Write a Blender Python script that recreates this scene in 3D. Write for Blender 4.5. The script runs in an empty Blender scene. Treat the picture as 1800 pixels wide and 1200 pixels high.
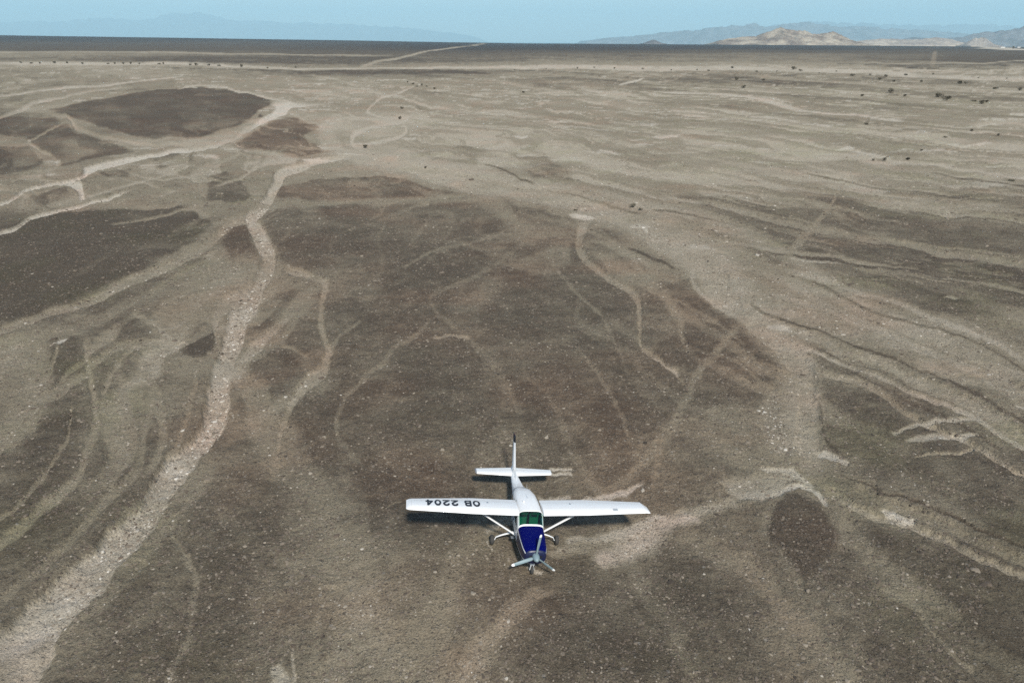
import bpy, bmesh, math, random
import numpy as np
from mathutils import Vector, Matrix, Euler
R = math.radians
random.seed(7)
SC = bpy.context.scene
COL = SC.collection

# ------------------------------------------------------------------ camera
F, H, ROLL = 1300.0, 21.6, R(0.35)             # focal length in px of the 1800 px wide photo, height in m
TH = math.atan(530 / F)
cd = bpy.data.cameras.new('camera'); cam = bpy.data.objects.new('camera', cd); COL.objects.link(cam)
cd.sensor_width = 36; cd.lens = 36 * F / 1800; cd.clip_start = 0.5; cd.clip_end = 160000
cam.matrix_world = Matrix.Translation((0, 0, H)) @ Matrix.Rotation(math.pi / 2 - TH, 4, 'X') @ Matrix.Rotation(ROLL, 4, 'Z')
SC.camera = cam

# ------------------------------------------------------------------ sky, sun, exposure
SUN_EL, SUN_AZ = R(44), R(169)                 # azimuth from +Y towards +X: high, behind the camera, a little right
w = bpy.data.worlds.new('World'); SC.world = w; w.use_nodes = True
nt = w.node_tree; nt.nodes.clear()
sky = nt.nodes.new('ShaderNodeTexSky'); sky.sky_type = 'NISHITA'; sky.sun_disc = False
sky.sun_elevation = SUN_EL; sky.sun_rotation = SUN_AZ
sky.altitude = 500; sky.air_density = 1.0; sky.dust_density = 0.5; sky.ozone_density = 2.5
bg = nt.nodes.new('ShaderNodeBackground'); bg.inputs['Strength'].default_value = 0.085
out = nt.nodes.new('ShaderNodeOutputWorld')
nt.links.new(sky.outputs[0], bg.inputs[0]); nt.links.new(bg.outputs[0], out.inputs[0])
sl = bpy.data.lights.new('sun', 'SUN'); sl.energy = 3.9; sl.angle = R(5); sl.color = (1, 0.955, 0.87)
so = bpy.data.objects.new('sun', sl); COL.objects.link(so)
sd = Vector((math.sin(SUN_AZ) * math.cos(SUN_EL), math.cos(SUN_AZ) * math.cos(SUN_EL), math.sin(SUN_EL)))
so.rotation_euler = sd.to_track_quat('Z', 'Y').to_euler(); so.location = (0, -50, 100)
SC.view_settings.view_transform = 'Standard'; SC.view_settings.look = 'None'
SC.view_settings.exposure = 0.5; SC.view_settings.gamma = 1; SC.view_settings.use_curve_mapping = False
SC.cycles.use_denoising = False; SC.cycles.volume_bounces = 2; SC.cycles.max_bounces = 6
HAZE = 4e-5

# ------------------------------------------------------------------ helpers
def tag(o, label=None, cat=None, group=None, kind=None):
    if label: o['label'] = label
    if cat: o['category'] = cat
    if group: o['group'] = group
    if kind: o['kind'] = kind
    return o

def empty(name, loc=(0, 0, 0), rot=(0, 0, 0)):
    o = bpy.data.objects.new(name, None); COL.objects.link(o); o.location = loc; o.rotation_euler = rot
    o.empty_display_size = 0.3
    return o

def mesh_obj(name, verts, faces, mats, parent=None, midx=None, smooth=True, angle=40):
    me = bpy.data.meshes.new(name); me.from_pydata([tuple(v) for v in verts], [], faces)
    for m in (mats if isinstance(mats, (list, tuple)) else [mats]): me.materials.append(m)
    if midx: me.polygons.foreach_set('material_index', midx)
    bm = bmesh.new(); bm.from_mesh(me); bmesh.ops.remove_doubles(bm, verts=bm.verts, dist=1e-5)
    bmesh.ops.recalc_face_normals(bm, faces=bm.faces)
    for f in bm.faces: f.smooth = smooth
    if smooth:
        for e in bm.edges:
            if len(e.link_faces) == 2 and e.calc_face_angle(0) > R(angle): e.smooth = False
    bm.to_mesh(me); bm.free()
    o = bpy.data.objects.new(name, me); COL.objects.link(o)
    if parent: o.parent = parent
    return o

def grid_mesh(name, P, mat):
    """P: rows x cols x 3 array -> one mesh"""
    nr, nc = P.shape[:2]
    idx = np.arange(nr * nc).reshape(nr, nc)
    q = np.stack([idx[:-1, :-1], idx[:-1, 1:], idx[1:, 1:], idx[1:, :-1]], -1).reshape(-1, 4)
    return raw_mesh(name, P.reshape(-1, 3), q, mat)

def raw_mesh(name, V, Q, mat):
    me = bpy.data.meshes.new(name)
    me.vertices.add(len(V)); me.vertices.foreach_set('co', np.ascontiguousarray(V, dtype=np.float32).ravel())
    n = len(Q); k = Q.shape[1]
    me.loops.add(n * k); me.loops.foreach_set('vertex_index', np.ascontiguousarray(Q, dtype=np.int32).ravel())
    me.polygons.add(n); me.polygons.foreach_set('loop_start', np.arange(0, n * k, k, dtype=np.int32))
    me.update(calc_edges=True); me.materials.append(mat)
    me.polygons.foreach_set('use_smooth', np.ones(n, dtype=bool))
    o = bpy.data.objects.new(name, me); COL.objects.link(o)
    return o

def mat(name, col=(.5, .5, .5), rough=.6, metal=0, coat=0, spec=.5):
    m = bpy.data.materials.new(name); m.use_nodes = True
    b = m.node_tree.nodes['Principled BSDF']
    b.inputs['Base Color'].default_value = (*col, 1); b.inputs['Roughness'].default_value = rough
    b.inputs['Metallic'].default_value = metal; b.inputs['Coat Weight'].default_value = coat
    b.inputs['Specular IOR Level'].default_value = spec
    return m

class G:
    """small node-graph writer"""
    def __init__(s, m): s.t = m.node_tree; s.b = s.t.nodes['Principled BSDF']
    def n(s, typ, **kw):
        nd = s.t.nodes.new(typ)
        for k, v in kw.items():
            if k.startswith('_'): setattr(nd, k[1:], v)
            else: s.put(nd.inputs[k.replace('__', ' ')], v)
        return nd
    def put(s, sock, v):
        if isinstance(v, bpy.types.NodeSocket): s.t.links.new(v, sock)
        elif v is not None:
            if isinstance(v, tuple) and len(v) == 3 and sock.type == 'RGBA': v = (*v, 1)
            sock.default_value = v
    def math(s, op, a, b=None, clamp=False):
        nd = s.t.nodes.new('ShaderNodeMath'); nd.operation = op; nd.use_clamp = clamp
        s.put(nd.inputs[0], a)
        if b is not None: s.put(nd.inputs[1], b)
        return nd.outputs[0]
    def mix(s, fac, a, b, mode='MIX'):
        nd = s.t.nodes.new('ShaderNodeMix'); nd.data_type = 'RGBA'; nd.blend_type = mode
        s.put(nd.inputs[0], fac); s.put(nd.inputs[6], a); s.put(nd.inputs[7], b)
        return nd.outputs[2]
    def noise(s, vec, scale, detail=3, rough=.55, dist=0):
        nd = s.t.nodes.new('ShaderNodeTexNoise'); s.put(nd.inputs['Vector'], vec)
        nd.inputs['Scale'].default_value = scale; nd.inputs['Detail'].default_value = detail
        nd.inputs['Roughness'].default_value = rough; nd.inputs['Distortion'].default_value = dist
        return nd.outputs[0]
    def ramp(s, v, lo, hi, a=0., b=1.):
        nd = s.t.nodes.new('ShaderNodeMapRange'); nd.interpolation_type = 'SMOOTHSTEP'
        s.put(nd.inputs[0], v); nd.inputs[1].default_value = lo; nd.inputs[2].default_value = hi
        nd.inputs[3].default_value = a; nd.inputs[4].default_value = b
        return nd.outputs[0]

# ---- numpy noise
_rs = np.random.RandomState(11); _T = _rs.rand(512, 512).astype(np.float32)
def vnoise(x, y, seed=0):
    x = x + seed * 17.31; y = y + seed * 9.73
    xi = np.floor(x); yi = np.floor(y); fx = x - xi; fy = y - yi
    fx = fx * fx * (3 - 2 * fx); fy = fy * fy * (3 - 2 * fy)
    a = xi.astype(np.int64) & 511; b = yi.astype(np.int64) & 511; a1 = (a + 1) & 511; b1 = (b + 1) & 511
    return (_T[b, a] * (1 - fx) + _T[b, a1] * fx) * (1 - fy) + (_T[b1, a] * (1 - fx) + _T[b1, a1] * fx) * fy
def fbm(x, y, sc, oct=4, seed=0, gain=.5):
    s = 0; amp = 1; tot = 0; f = 1 / sc
    for i in range(oct):
        s = s + amp * vnoise(x * f, y * f, seed + i * 3); tot += amp; amp *= gain; f *= 2.03
    return s / tot - .5
def sstep(a, b, x):
    t = np.clip((x - a) / (b - a), 0, 1); return t * t * (3 - 2 * t)

def ground_at(px, py):
    """photo pixel -> point on the flat ground"""
    a = px - 900; b = py - 600
    x = a * math.cos(ROLL) + b * math.sin(ROLL); y = b * math.cos(ROLL) - a * math.sin(ROLL)
    dz = -(math.sin(TH) + y / F * math.cos(TH)); dy = math.cos(TH) - y / F * math.sin(TH)
    t = H / np.maximum(-dz, 1e-4)
    return np.array([x / F * t, dy * t])

# ------------------------------------------------------------------ terrain: one sheet, finest near the camera
pys = np.concatenate([np.linspace(1215, 90, 690), np.linspace(89, 78, 24)[1:]])
Dn = H * F / ((pys - 70) * math.cos(TH) ** 2) ; dd = []
for p in pys: dd.append(ground_at(900, p)[1])
Drow = np.concatenate([np.geomspace(1.5, dd[0], 30)[:-1], np.array(dd), np.geomspace(dd[-1], 75000, 60)[1:]])
ang = np.concatenate([np.linspace(-180, -41, 40)[:-1], np.linspace(-41, 41, 1060), np.linspace(41, 180, 40)[1:]])
A, D = np.meshgrid(np.radians(ang), Drow)
X = D * np.sin(A); Y = D * np.cos(A)          # dense rows follow real distance
shape = X.shape; X = X.ravel().astype(np.float64); Y = Y.ravel().astype(np.float64); DD = np.hypot(X, Y)

# photo-read base tone of the plain (0 = dark stone pavement, 1 = bare sand), and hue (-1 greenish, +1 reddish)
gx = [0, 200, 400, 600, 800, 1000, 1200, 1400, 1600, 1800]
tone = [
 (72,  [-.9,-.9,-.9,-.9,-.9,-.9,-.9,-.9,-.9,-.9]),
 (78,  [-.3,-.3,-.3,-.5,-.8,-.9,-.9,-.9,-.8,-.7]),
 (86,  [-.2,-.2,-.2,-.4,-.6,-.6,-.6,-.6,-.5,-.5]),
 (91,  [.15,.15,.1,-.1,-.3,-.3,-.2,-.2,-.2,-.3]),
 (95,  [.40,.40,.25,.0,.05,.12,.18,.22,.15,-.2]),
 (105, [.20,.05,-.1,-.1,.08,.22,.28,.28,.1,-.3]),
 (117, [.65,.60,.50,.40,.50,.60,.65,.65,.60,.40]),
 (125, [.45,.45,.30,.05,.05,.35,.40,.40,.55,.62]),
 (140, [.42,.45,.55,.60,.55,.32,.28,.30,.35,.45]),
 (165, [.45,.50,.55,.62,.55,.50,.42,.35,.38,.40]),
 (200, [.30,.40,.50,.65,.62,.60,.55,.50,.45,.45]),
 (250, [.35,.40,.55,.65,.62,.62,.62,.60,.55,.55]),
 (300, [.35,.45,.45,.60,.58,.60,.60,.58,.58,.60]),
 (350, [.45,.40,.45,.32,.42,.55,.46,.32,.34,.36]),
 (400, [.15,.12,.32,.14,.18,.32,.42,.26,.26,.26]),
 (450, [.08,.12,.50,.14,.15,.24,.42,.32,.18,.18]),
 (500, [.08,.28,.55,.16,.15,.18,.30,.42,.28,.16]),
 (600, [.42,.34,.45,.20,.17,.18,.22,.35,.42,.38]),
 (700, [.38,.30,.38,.18,.14,.14,.22,.38,.22,.42]),
 (800, [.25,.28,.30,.18,.18,.22,.30,.35,.12,.20]),
 (900, [.20,.24,.22,.26,.22,.34,.38,.22,.26,.30]),
 (1000,[.22,.20,.20,.36,.30,.26,.28,.30,.20,.16]),
 (1100,[.20,.20,.24,.36,.32,.22,.18,.30,.20,.14]),
 (1200,[.20,.20,.22,.38,.34,.22,.14,.26,.24,.14])]
hue = [
 (74,  [0]*10), (120, [-.2,-.1,0,0,0,0,0,0,0,-.1]),
 (170, [-.3,0,.1,.1,.1,0,-.2,-.2,-.2,-.3]),
 (260, [.1,.1,.2,.1,0,-.2,-.2,-.3,-.3,-.2]),
 (350, [-.1,0,-.1,.3,.05,.1,0,0,-.1,-.1]),
 (450, [-.3,-.2,.1,.15,.1,.1,.1,0,-.1,-.2]),
 (600, [-.4,-.3,.15,.15,.1,.15,.15,.1,0,-.2]),
 (750, [-.4,-.35,.15,.15,.1,.15,.15,.1,-.2,-.1]),
 (900, [-.35,-.2,.15,.15,.1,.2,.2,.1,-.15,-.1]),
 (1050,[-.35,-.25,.0,.1,.1,0,-.1,-.1,-.25,-.25]),
 (1200,[-.35,-.3,-.1,0,.05,-.1,-.2,-.15,-.25,-.3])]
def grid_lookup(tab, X, Y):
    # position of the ground point in the survey grid (bearing x inverse distance), clamped at its border
    Z = Y * math.cos(TH) + H * math.sin(TH); Z = np.where(Y > 5, Z, 1e9)
    u0 = F * X / Z; v0 = F * (H * math.cos(TH) - Y * math.sin(TH)) / Z
    u = 900 + u0 * math.cos(ROLL) - v0 * math.sin(ROLL); v = 600 + v0 * math.cos(ROLL) + u0 * math.sin(ROLL)
    v = np.where(Y > 5, v, 1200)
    ys = np.array([t[0] for t in tab]); M = np.array([t[1] for t in tab], float)
    fu = np.clip(u / 200, 0, 8.999); iu = fu.astype(int); fu = fu - iu
    v = np.clip(v, ys[0], ys[-1] - .01); iv = np.searchsorted(ys, v, 'right') - 1
    fv = (v - ys[iv]) / (ys[iv + 1] - ys[iv]); fu = fu * fu * (3 - 2 * fu); fv = fv * fv * (3 - 2 * fv)
    return (M[iv, iu] * (1 - fu) + M[iv, iu + 1] * fu) * (1 - fv) + (M[iv + 1, iu] * (1 - fu) + M[iv + 1, iu + 1] * fu) * fv

# domain warp so that no traced edge stays clean
def warp(X, Y, D):
    a = np.clip(D / 60, .5, 40)
    big = fbm(X / a, Y / a, 4.0, 6, 1, .62); b2 = fbm(X / a, Y / a, 4.0, 6, 2, .62)
    f1 = fbm(X, Y, .9, 4, 7, .6) * .4 * sstep(120, 50, D); f2 = fbm(X, Y, .9, 4, 8, .6) * .4 * sstep(120, 50, D); X = X + f1; Y = Y + f2
    return X + big * 2.1 * a, Y + b2 * 2.8 * a * np.clip(D / 60, 1, 3)
WX, WY = warp(X, Y, DD)

S = grid_lookup(tone, WX, WY); HUE = grid_lookup(hue, X, Y)
BR = np.zeros_like(S); CUT = np.zeros_like(S); STO = np.zeros_like(S)

def poly_w(pts, soft):
    P = np.array([ground_at(*p) for p in pts]); 
    cen = P.mean(0); sw = soft * np.hypot(cen[0], cen[1]) / F * 1.6
    lo = P.min(0) - 2 * sw; hi = P.max(0) + 2 * sw
    m = np.where((WX > lo[0]) & (WX < hi[0]) & (WY > lo[1]) & (WY < hi[1]))[0]
    x = WX[m]; y = WY[m]; ins = np.zeros(len(m), bool); d2 = np.full(len(m), 1e18)
    for i in range(len(P)):
        x0, y0 = P[i]; x1, y1 = P[(i + 1) % len(P)]
        c = ((y0 > y) != (y1 > y)) & (x < (x1 - x0) * (y - y0) / (y1 - y0 + 1e-12) + x0); ins ^= c
        L = (x1 - x0) ** 2 + (y1 - y0) ** 2 + 1e-12
        t = np.clip(((x - x0) * (x1 - x0) + (y - y0) * (y1 - y0)) / L, 0, 1)
        d2 = np.minimum(d2, (x - x0 - t * (x1 - x0)) ** 2 + (y - y0 - t * (y1 - y0)) ** 2)
    d = np.sqrt(d2) * np.where(ins, 1, -1)
    return m, sstep(-sw, sw, d)

def line_w(pts, soft=.3):
    P = np.array([ground_at(p[0], p[1]) for p in pts]); n = len(P); px = np.array(pts, float); Wd = []
    # smooth the traced line (Catmull-Rom) in photo space first
    T = np.gradient(px[:, :2], axis=0)
    out_p = []
    for i in range(n - 1):
        p0 = px[max(i - 1, 0)]; p1 = px[i]; p2 = px[i + 1]; p3 = px[min(i + 2, n - 1)]
        for t in (0, .25, .5, .75):
            out_p.append(.5 * ((2 * p1) + (p2 - p0) * t + (2 * p0 - 5 * p1 + 4 * p2 - p3) * t * t + (3 * p1 - p0 - 3 * p2 + p3) * t ** 3))
    out_p.append(px[-1]); px = np.array(out_p); n = len(px)
    P = np.array([ground_at(p[0], p[1]) for p in px]); T = np.gradient(px[:, :2], axis=0); T /= np.linalg.norm(T, axis=1)[:, None] + 1e-9
    TW = np.gradient(P, axis=0); TW /= np.linalg.norm(TW, axis=1)[:, None] + 1e-9
    for i in range(n):
        nrm = np.array([-T[i, 1], T[i, 0]]) * max(px[i, 2], .8) / 2
        a = ground_at(px[i, 0] - nrm[0], max(px[i, 1] - nrm[1], 72)); b = ground_at(px[i, 0] + nrm[0], px[i, 1] + nrm[1])
        v = b - a; Wd.append(abs(v[0] * TW[i, 1] - v[1] * TW[i, 0]) / 2)
    Wd = np.array(Wd); mw = Wd.max() * 2
    lo = P.min(0) - mw; hi = P.max(0) + mw
    m = np.where((WX > lo[0]) & (WX < hi[0]) & (WY > lo[1]) & (WY < hi[1]))[0]
    x = WX[m]; y = WY[m]; best = np.full(len(m), 1e9); par = np.zeros(len(m))
    for i in range(n - 1):
        x0, y0 = P[i]; x1, y1 = P[i + 1]; L = (x1 - x0) ** 2 + (y1 - y0) ** 2 + 1e-12
        t = np.clip(((x - x0) * (x1 - x0) + (y - y0) * (y1 - y0)) / L, 0, 1)
        d = np.hypot(x - x0 - t * (x1 - x0), y - y0 - t * (y1 - y0)) / (Wd[i] + t * (Wd[i + 1] - Wd[i]))
        nb = d < best; best = np.where(nb, d, best); par = np.where(nb, (i + t) / (n - 1), par)
    inside = lambda p: 15 < p[0] < 1785 and p[1] < 1185
    fade = np.ones(len(m))
    if inside(pts[0]): fade = fade * sstep(0, .10, par + .015)
    if inside(pts[-1]): fade = fade * sstep(0, .10, 1.015 - par)
    fade = fade * np.clip(.92 + fbm(x / np.clip(DD[m] / 60, 1, 12), y / np.clip(DD[m] / 40, 1, 20), 1.6, 4, 91, .65) * .9, .3, 1.08)
    return m, sstep(1 + soft, 1 - soft, best * 1.10) * fade, sstep(1.25, .55, best) * fade

POLY = [ # points, tone, strength, softness px, hue, stone density
 ([(90,190),(200,170),(260,158),(350,153),(420,160),(490,175),(497,183),(460,195),(475,205),(390,225),(345,243),(270,240),(210,225),(180,215),(110,200)], .02, .95, 3, .3),
 ([(-80,205),(100,205),(125,230),(200,245),(250,262),(160,278),(110,290),(105,270),(60,255),(40,240),(-80,235)], .05, .9, 3, .3),
 ([(-90,262),(50,257),(75,275),(100,290),(-90,322)], .05, .9, 3, .2),
 ([(0,420),(60,378),(200,365),(310,362),(370,395),(330,425),(230,480),(120,525),(0,565),(-300,600),(-300,420)], .0, .95, 6, -.5),
 ([(470,385),(520,358),(840,352),(870,375),(905,430),(1000,430),(1060,470),(1110,540),(1120,620),(1180,700),(1100,780),(960,740),(700,780),(600,800),(500,800),(520,740),(590,660),(600,560),(590,480),(510,450)], .12, .7, 14, .15),
 ([(385,425),(410,395),(425,400),(440,430),(455,450),(430,475),(400,455)], .12, .9, 4, .4),
 ([(320,600),(335,570),(355,562),(366,575),(368,600),(350,625),(325,620)], -.1, .95, 4, -.3),
 ([(355,340),(370,305),(395,300),(445,340),(420,355),(355,352)], .12, .9, 4, 0),
 ([(500,210),(530,203),(575,218),(545,235),(570,250),(590,260),(520,275),(500,265),(430,262),(400,255),(440,235)], .18, .85, 4, .9),
 ([(500,330),(560,310),(680,305),(760,325),(840,340),(700,343),(500,348)], .12, .85, 5, .7),
 ([(270,270),(330,268),(330,282),(280,292)], .15, .8, 3, 0),
 ([(180,300),(240,290),(235,308),(200,308)], .1, .9, 3, 0), ([(50,345),(120,325),(125,345),(70,362)], .1, .9, 3, 0),
 ([(870,345),(960,350),(1010,380),(1020,440),(930,400)], .12, .8, 6, .3),
 ([(1035,390),(1065,380),(1120,410),(1200,470),(1215,500),(1130,450)], .08, .9, 4, .2),
 ([(1160,455),(1215,500),(1230,520),(1290,560),(1350,600),(1375,650),(1330,700),(1230,720),(1190,640),(1150,600),(1140,520)], .12, .85, 8, .3),
 ([(1400,605),(1460,615),(1520,650),(1500,658),(1440,640)], .05, .85, 4, 0),
 ([(1445,665),(1540,685),(1600,730),(1680,770),(1800,835),(1800,960),(1640,870),(1560,820),(1460,780),(1442,700)], .12, .85, 8, -.5),
 ([(1350,890),(1380,868),(1440,872),(1462,900),(1480,940),(1450,980),(1410,1020),(1390,980),(1345,940)], .0, .95, 6, .3),
 ([(1530,920),(1620,950),(1800,1020),(2000,1100),(2000,1200),(1700,1150),(1560,1000)], .05, .8, 16, -.6),
 ([(1460,480),(1560,480),(1700,530),(1800,570),(1900,620),(1800,612),(1680,555),(1560,512)], .1, .9, 6, -.5),
 ([(1600,440),(1800,482),(1900,520),(1800,525),(1700,495)], .1, .9, 6, -.3),
 ([(1420,345),(1560,365),(1700,400),(1800,440),(1650,415),(1500,395)], .15, .7, 8, 0),
 ([(1325,430),(1400,425),(1480,450),(1420,462)], .12, .8, 5, 0),
 ([(900,272),(960,275),(1010,310),(1010,325),(930,312)], .25, .7, 5, .2),
 ([(800,255),(850,252),(870,272),(830,275)], .25, .7, 5, -.3),
 ([(1100,235),(1190,265),(1180,278),(1090,262)], .35, .5, 5, .2),
 ([(1180,340),(1330,360),(1400,385),(1280,378)], .2, .7, 6, .3),
 ([(200,560),(260,550),(280,600),(225,660),(200,620)], .12, .7, 8, -.3),
 ([(215,690),(250,670),(265,720),(255,800),(215,860),(225,760)], .08, .8, 8, -.4),
 ([(165,620),(195,600),(200,700),(190,800),(168,790),(170,700)], .1, .7, 8, -.5),
 ([(60,600),(95,590),(140,590),(145,680),(135,760),(90,860),(20,900),(60,720)], .1, .75, 10, -.6),
 ([(420,640),(470,615),(520,618),(540,640),(510,690),(440,730),(405,720)], .05, .8, 10, .4),
 ([(450,530),(525,508),(530,520),(480,570),(430,590)], .12, .8, 6, .2),
 ([(510,600),(560,550),(560,600),(555,630),(520,612)], .15, .8, 6, .2),
 ([(560,780),(620,740),(760,760),(800,860),(700,930),(600,900)], .1, .6, 20, .4),
 ([(560,123),(900,125),(900,129),(560,127)], 0, .9, 1.2, 0), ([(250,118),(560,124),(560,127),(300,121)], .1, .8, 1, 0),
 ([(300,100),(640,103),(640,113),(350,110)], .03, .8, 2, 0), ([(1450,112),(1800,112),(1800,124),(1600,120)], .03, .8, 2, -.2),
 ([(160,140),(300,140),(290,155),(190,160)], .3, .7, 2, 0),
 ([(1000,1120),(1200,1000),(1300,1060),(1380,1200),(900,1200)], .08, .6, 30, -.4),
 ([(230,1000),(400,960),(440,1100),(420,1200),(200,1200)], .1, .6, 30, -.5),
 ([(600,880),(700,900),(840,930),(840,1000),(700,960),(600,930)], .12, .5, 20, .1),
]
for pts, tn, st, soft, hu in POLY:
    m, wgt = poly_w(pts, soft); S[m] += (tn - S[m]) * wgt * st; HUE[m] += (hu - HUE[m]) * wgt * .7

# braided network of old streams: they spread from the far wash (near field) and cross from far left to near right (far field)
braid_t = [ # how strongly the net shows, same survey grid
 (72, [0]*10), (95, [.15]*10), (110, [.2]*10), (125,[.6,.5,.3,.3,.4,.6,.8,.8,.8,.8]), (170,[.6,.12,.12,.7,.8,.9,.9,1,1,1]),
 (215,[.3,.15,.25,.6,.9,1,1,1,1,1]), (250,[.3,.4,.6,.8,.9,1,1,1,1,1]), (330,[.6,.6,.8,.4,.5,.7,.7,.8,.8,.8]), (400,[.1,.1,.7,.2,.25,.5,.7,.8,.8,.8]),
 (500,[.12,.5,1,.25,.25,.3,.7,.8,.8,.8]), (600,[.9,.9,.9,.35,.2,.25,.3,.8,.8,.8]), (750,[.8,.8,.6,.4,.2,.25,.4,.8,.5,.8]),
 (900,[.6,.6,.4,.35,.3,.35,.6,.4,.6,.8]), (1050,[.4,.35,.35,.5,.45,.35,.3,.5,.6,.5]), (1200,[.35,.35,.45,.5,.45,.35,.3,.5,.5,.4])]
BRA = grid_lookup(braid_t, WX, WY)
jx = WX + fbm(X, Y, 16, 3, 101) * 9 + fbm(X, Y, 70, 2, 103) * 22; jy = WY + fbm(X, Y, 16, 3, 102) * 14
fa = np.arctan2(jx + 15, 160 - jy); fr = np.hypot(jx + 15, 160 - jy)
b_ = R(32); pu = jx * math.cos(b_) + jy * math.sin(b_); pv = jy * math.cos(b_) - jx * math.sin(b_)
near = sstep(125, 75, WY - .25 * WX)
def crest(n, w): return sstep(w, w * .45, np.abs(n))
NET = np.zeros_like(S); ISL = np.zeros_like(S)
for k, (ka, kr, ku, kv, wd, am) in enumerate([(7, 55, 22, 120, .045, 1.), (17, 34, 9, 60, .05, .85), (38, 20, 4, 30, .06, .6)]):
    nn = fbm(fa * ka, fr / kr, 1.0, 3, 111 + k * 7, .5); nf = fbm(pu / ku, pv / kv, 1.0, 3, 131 + k * 7, .5)
    n_ = np.where(True, nn * near + nf * (1 - near), 0) / np.sqrt(near ** 2 + (1 - near) ** 2)
    wv = wd * (.5 + 1.3 * vnoise(jx / 14 + k, jy / 20, 5)) * (1 + np.clip(DD - 150, 0, 400) / 350)
    ln = crest(n_, wv) * am * (sstep(30, 60, DD) if k == 2 else 1) * (1 if k < 2 else sstep(320, 160, DD))
    brk = sstep(-.12, .10, fbm(jx, jy, 26 / (k + 1), 3, 151 + k))         # streams die out and start again
    NET = np.maximum(NET, ln * brk)
    if k < 2: ISL += sstep(.08, .26, np.abs(n_)) * (.6 if k == 0 else .4)
fl = fbm(pu / 60, pv / 420, 1.0, 3, 161); NET = np.maximum(NET, crest(fl, .05) * sstep(260, 420, DD) * sstep(2500, 1200, DD) * .8)
BRA = BRA * sstep(1800, 900, DD)
S += BRA * (NET * .50 - ISL * .18 + .03)
BR += BRA * np.clip(NET - .5, 0, 1) * sstep(.02, .22, fbm(jx, jy, 9, 4, 171, .6)) * .5 * sstep(.3, .5, S) * sstep(60, 130, DD)
CUT += BRA * NET * .22 * np.where(DD < 700, 1, .3)

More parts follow.
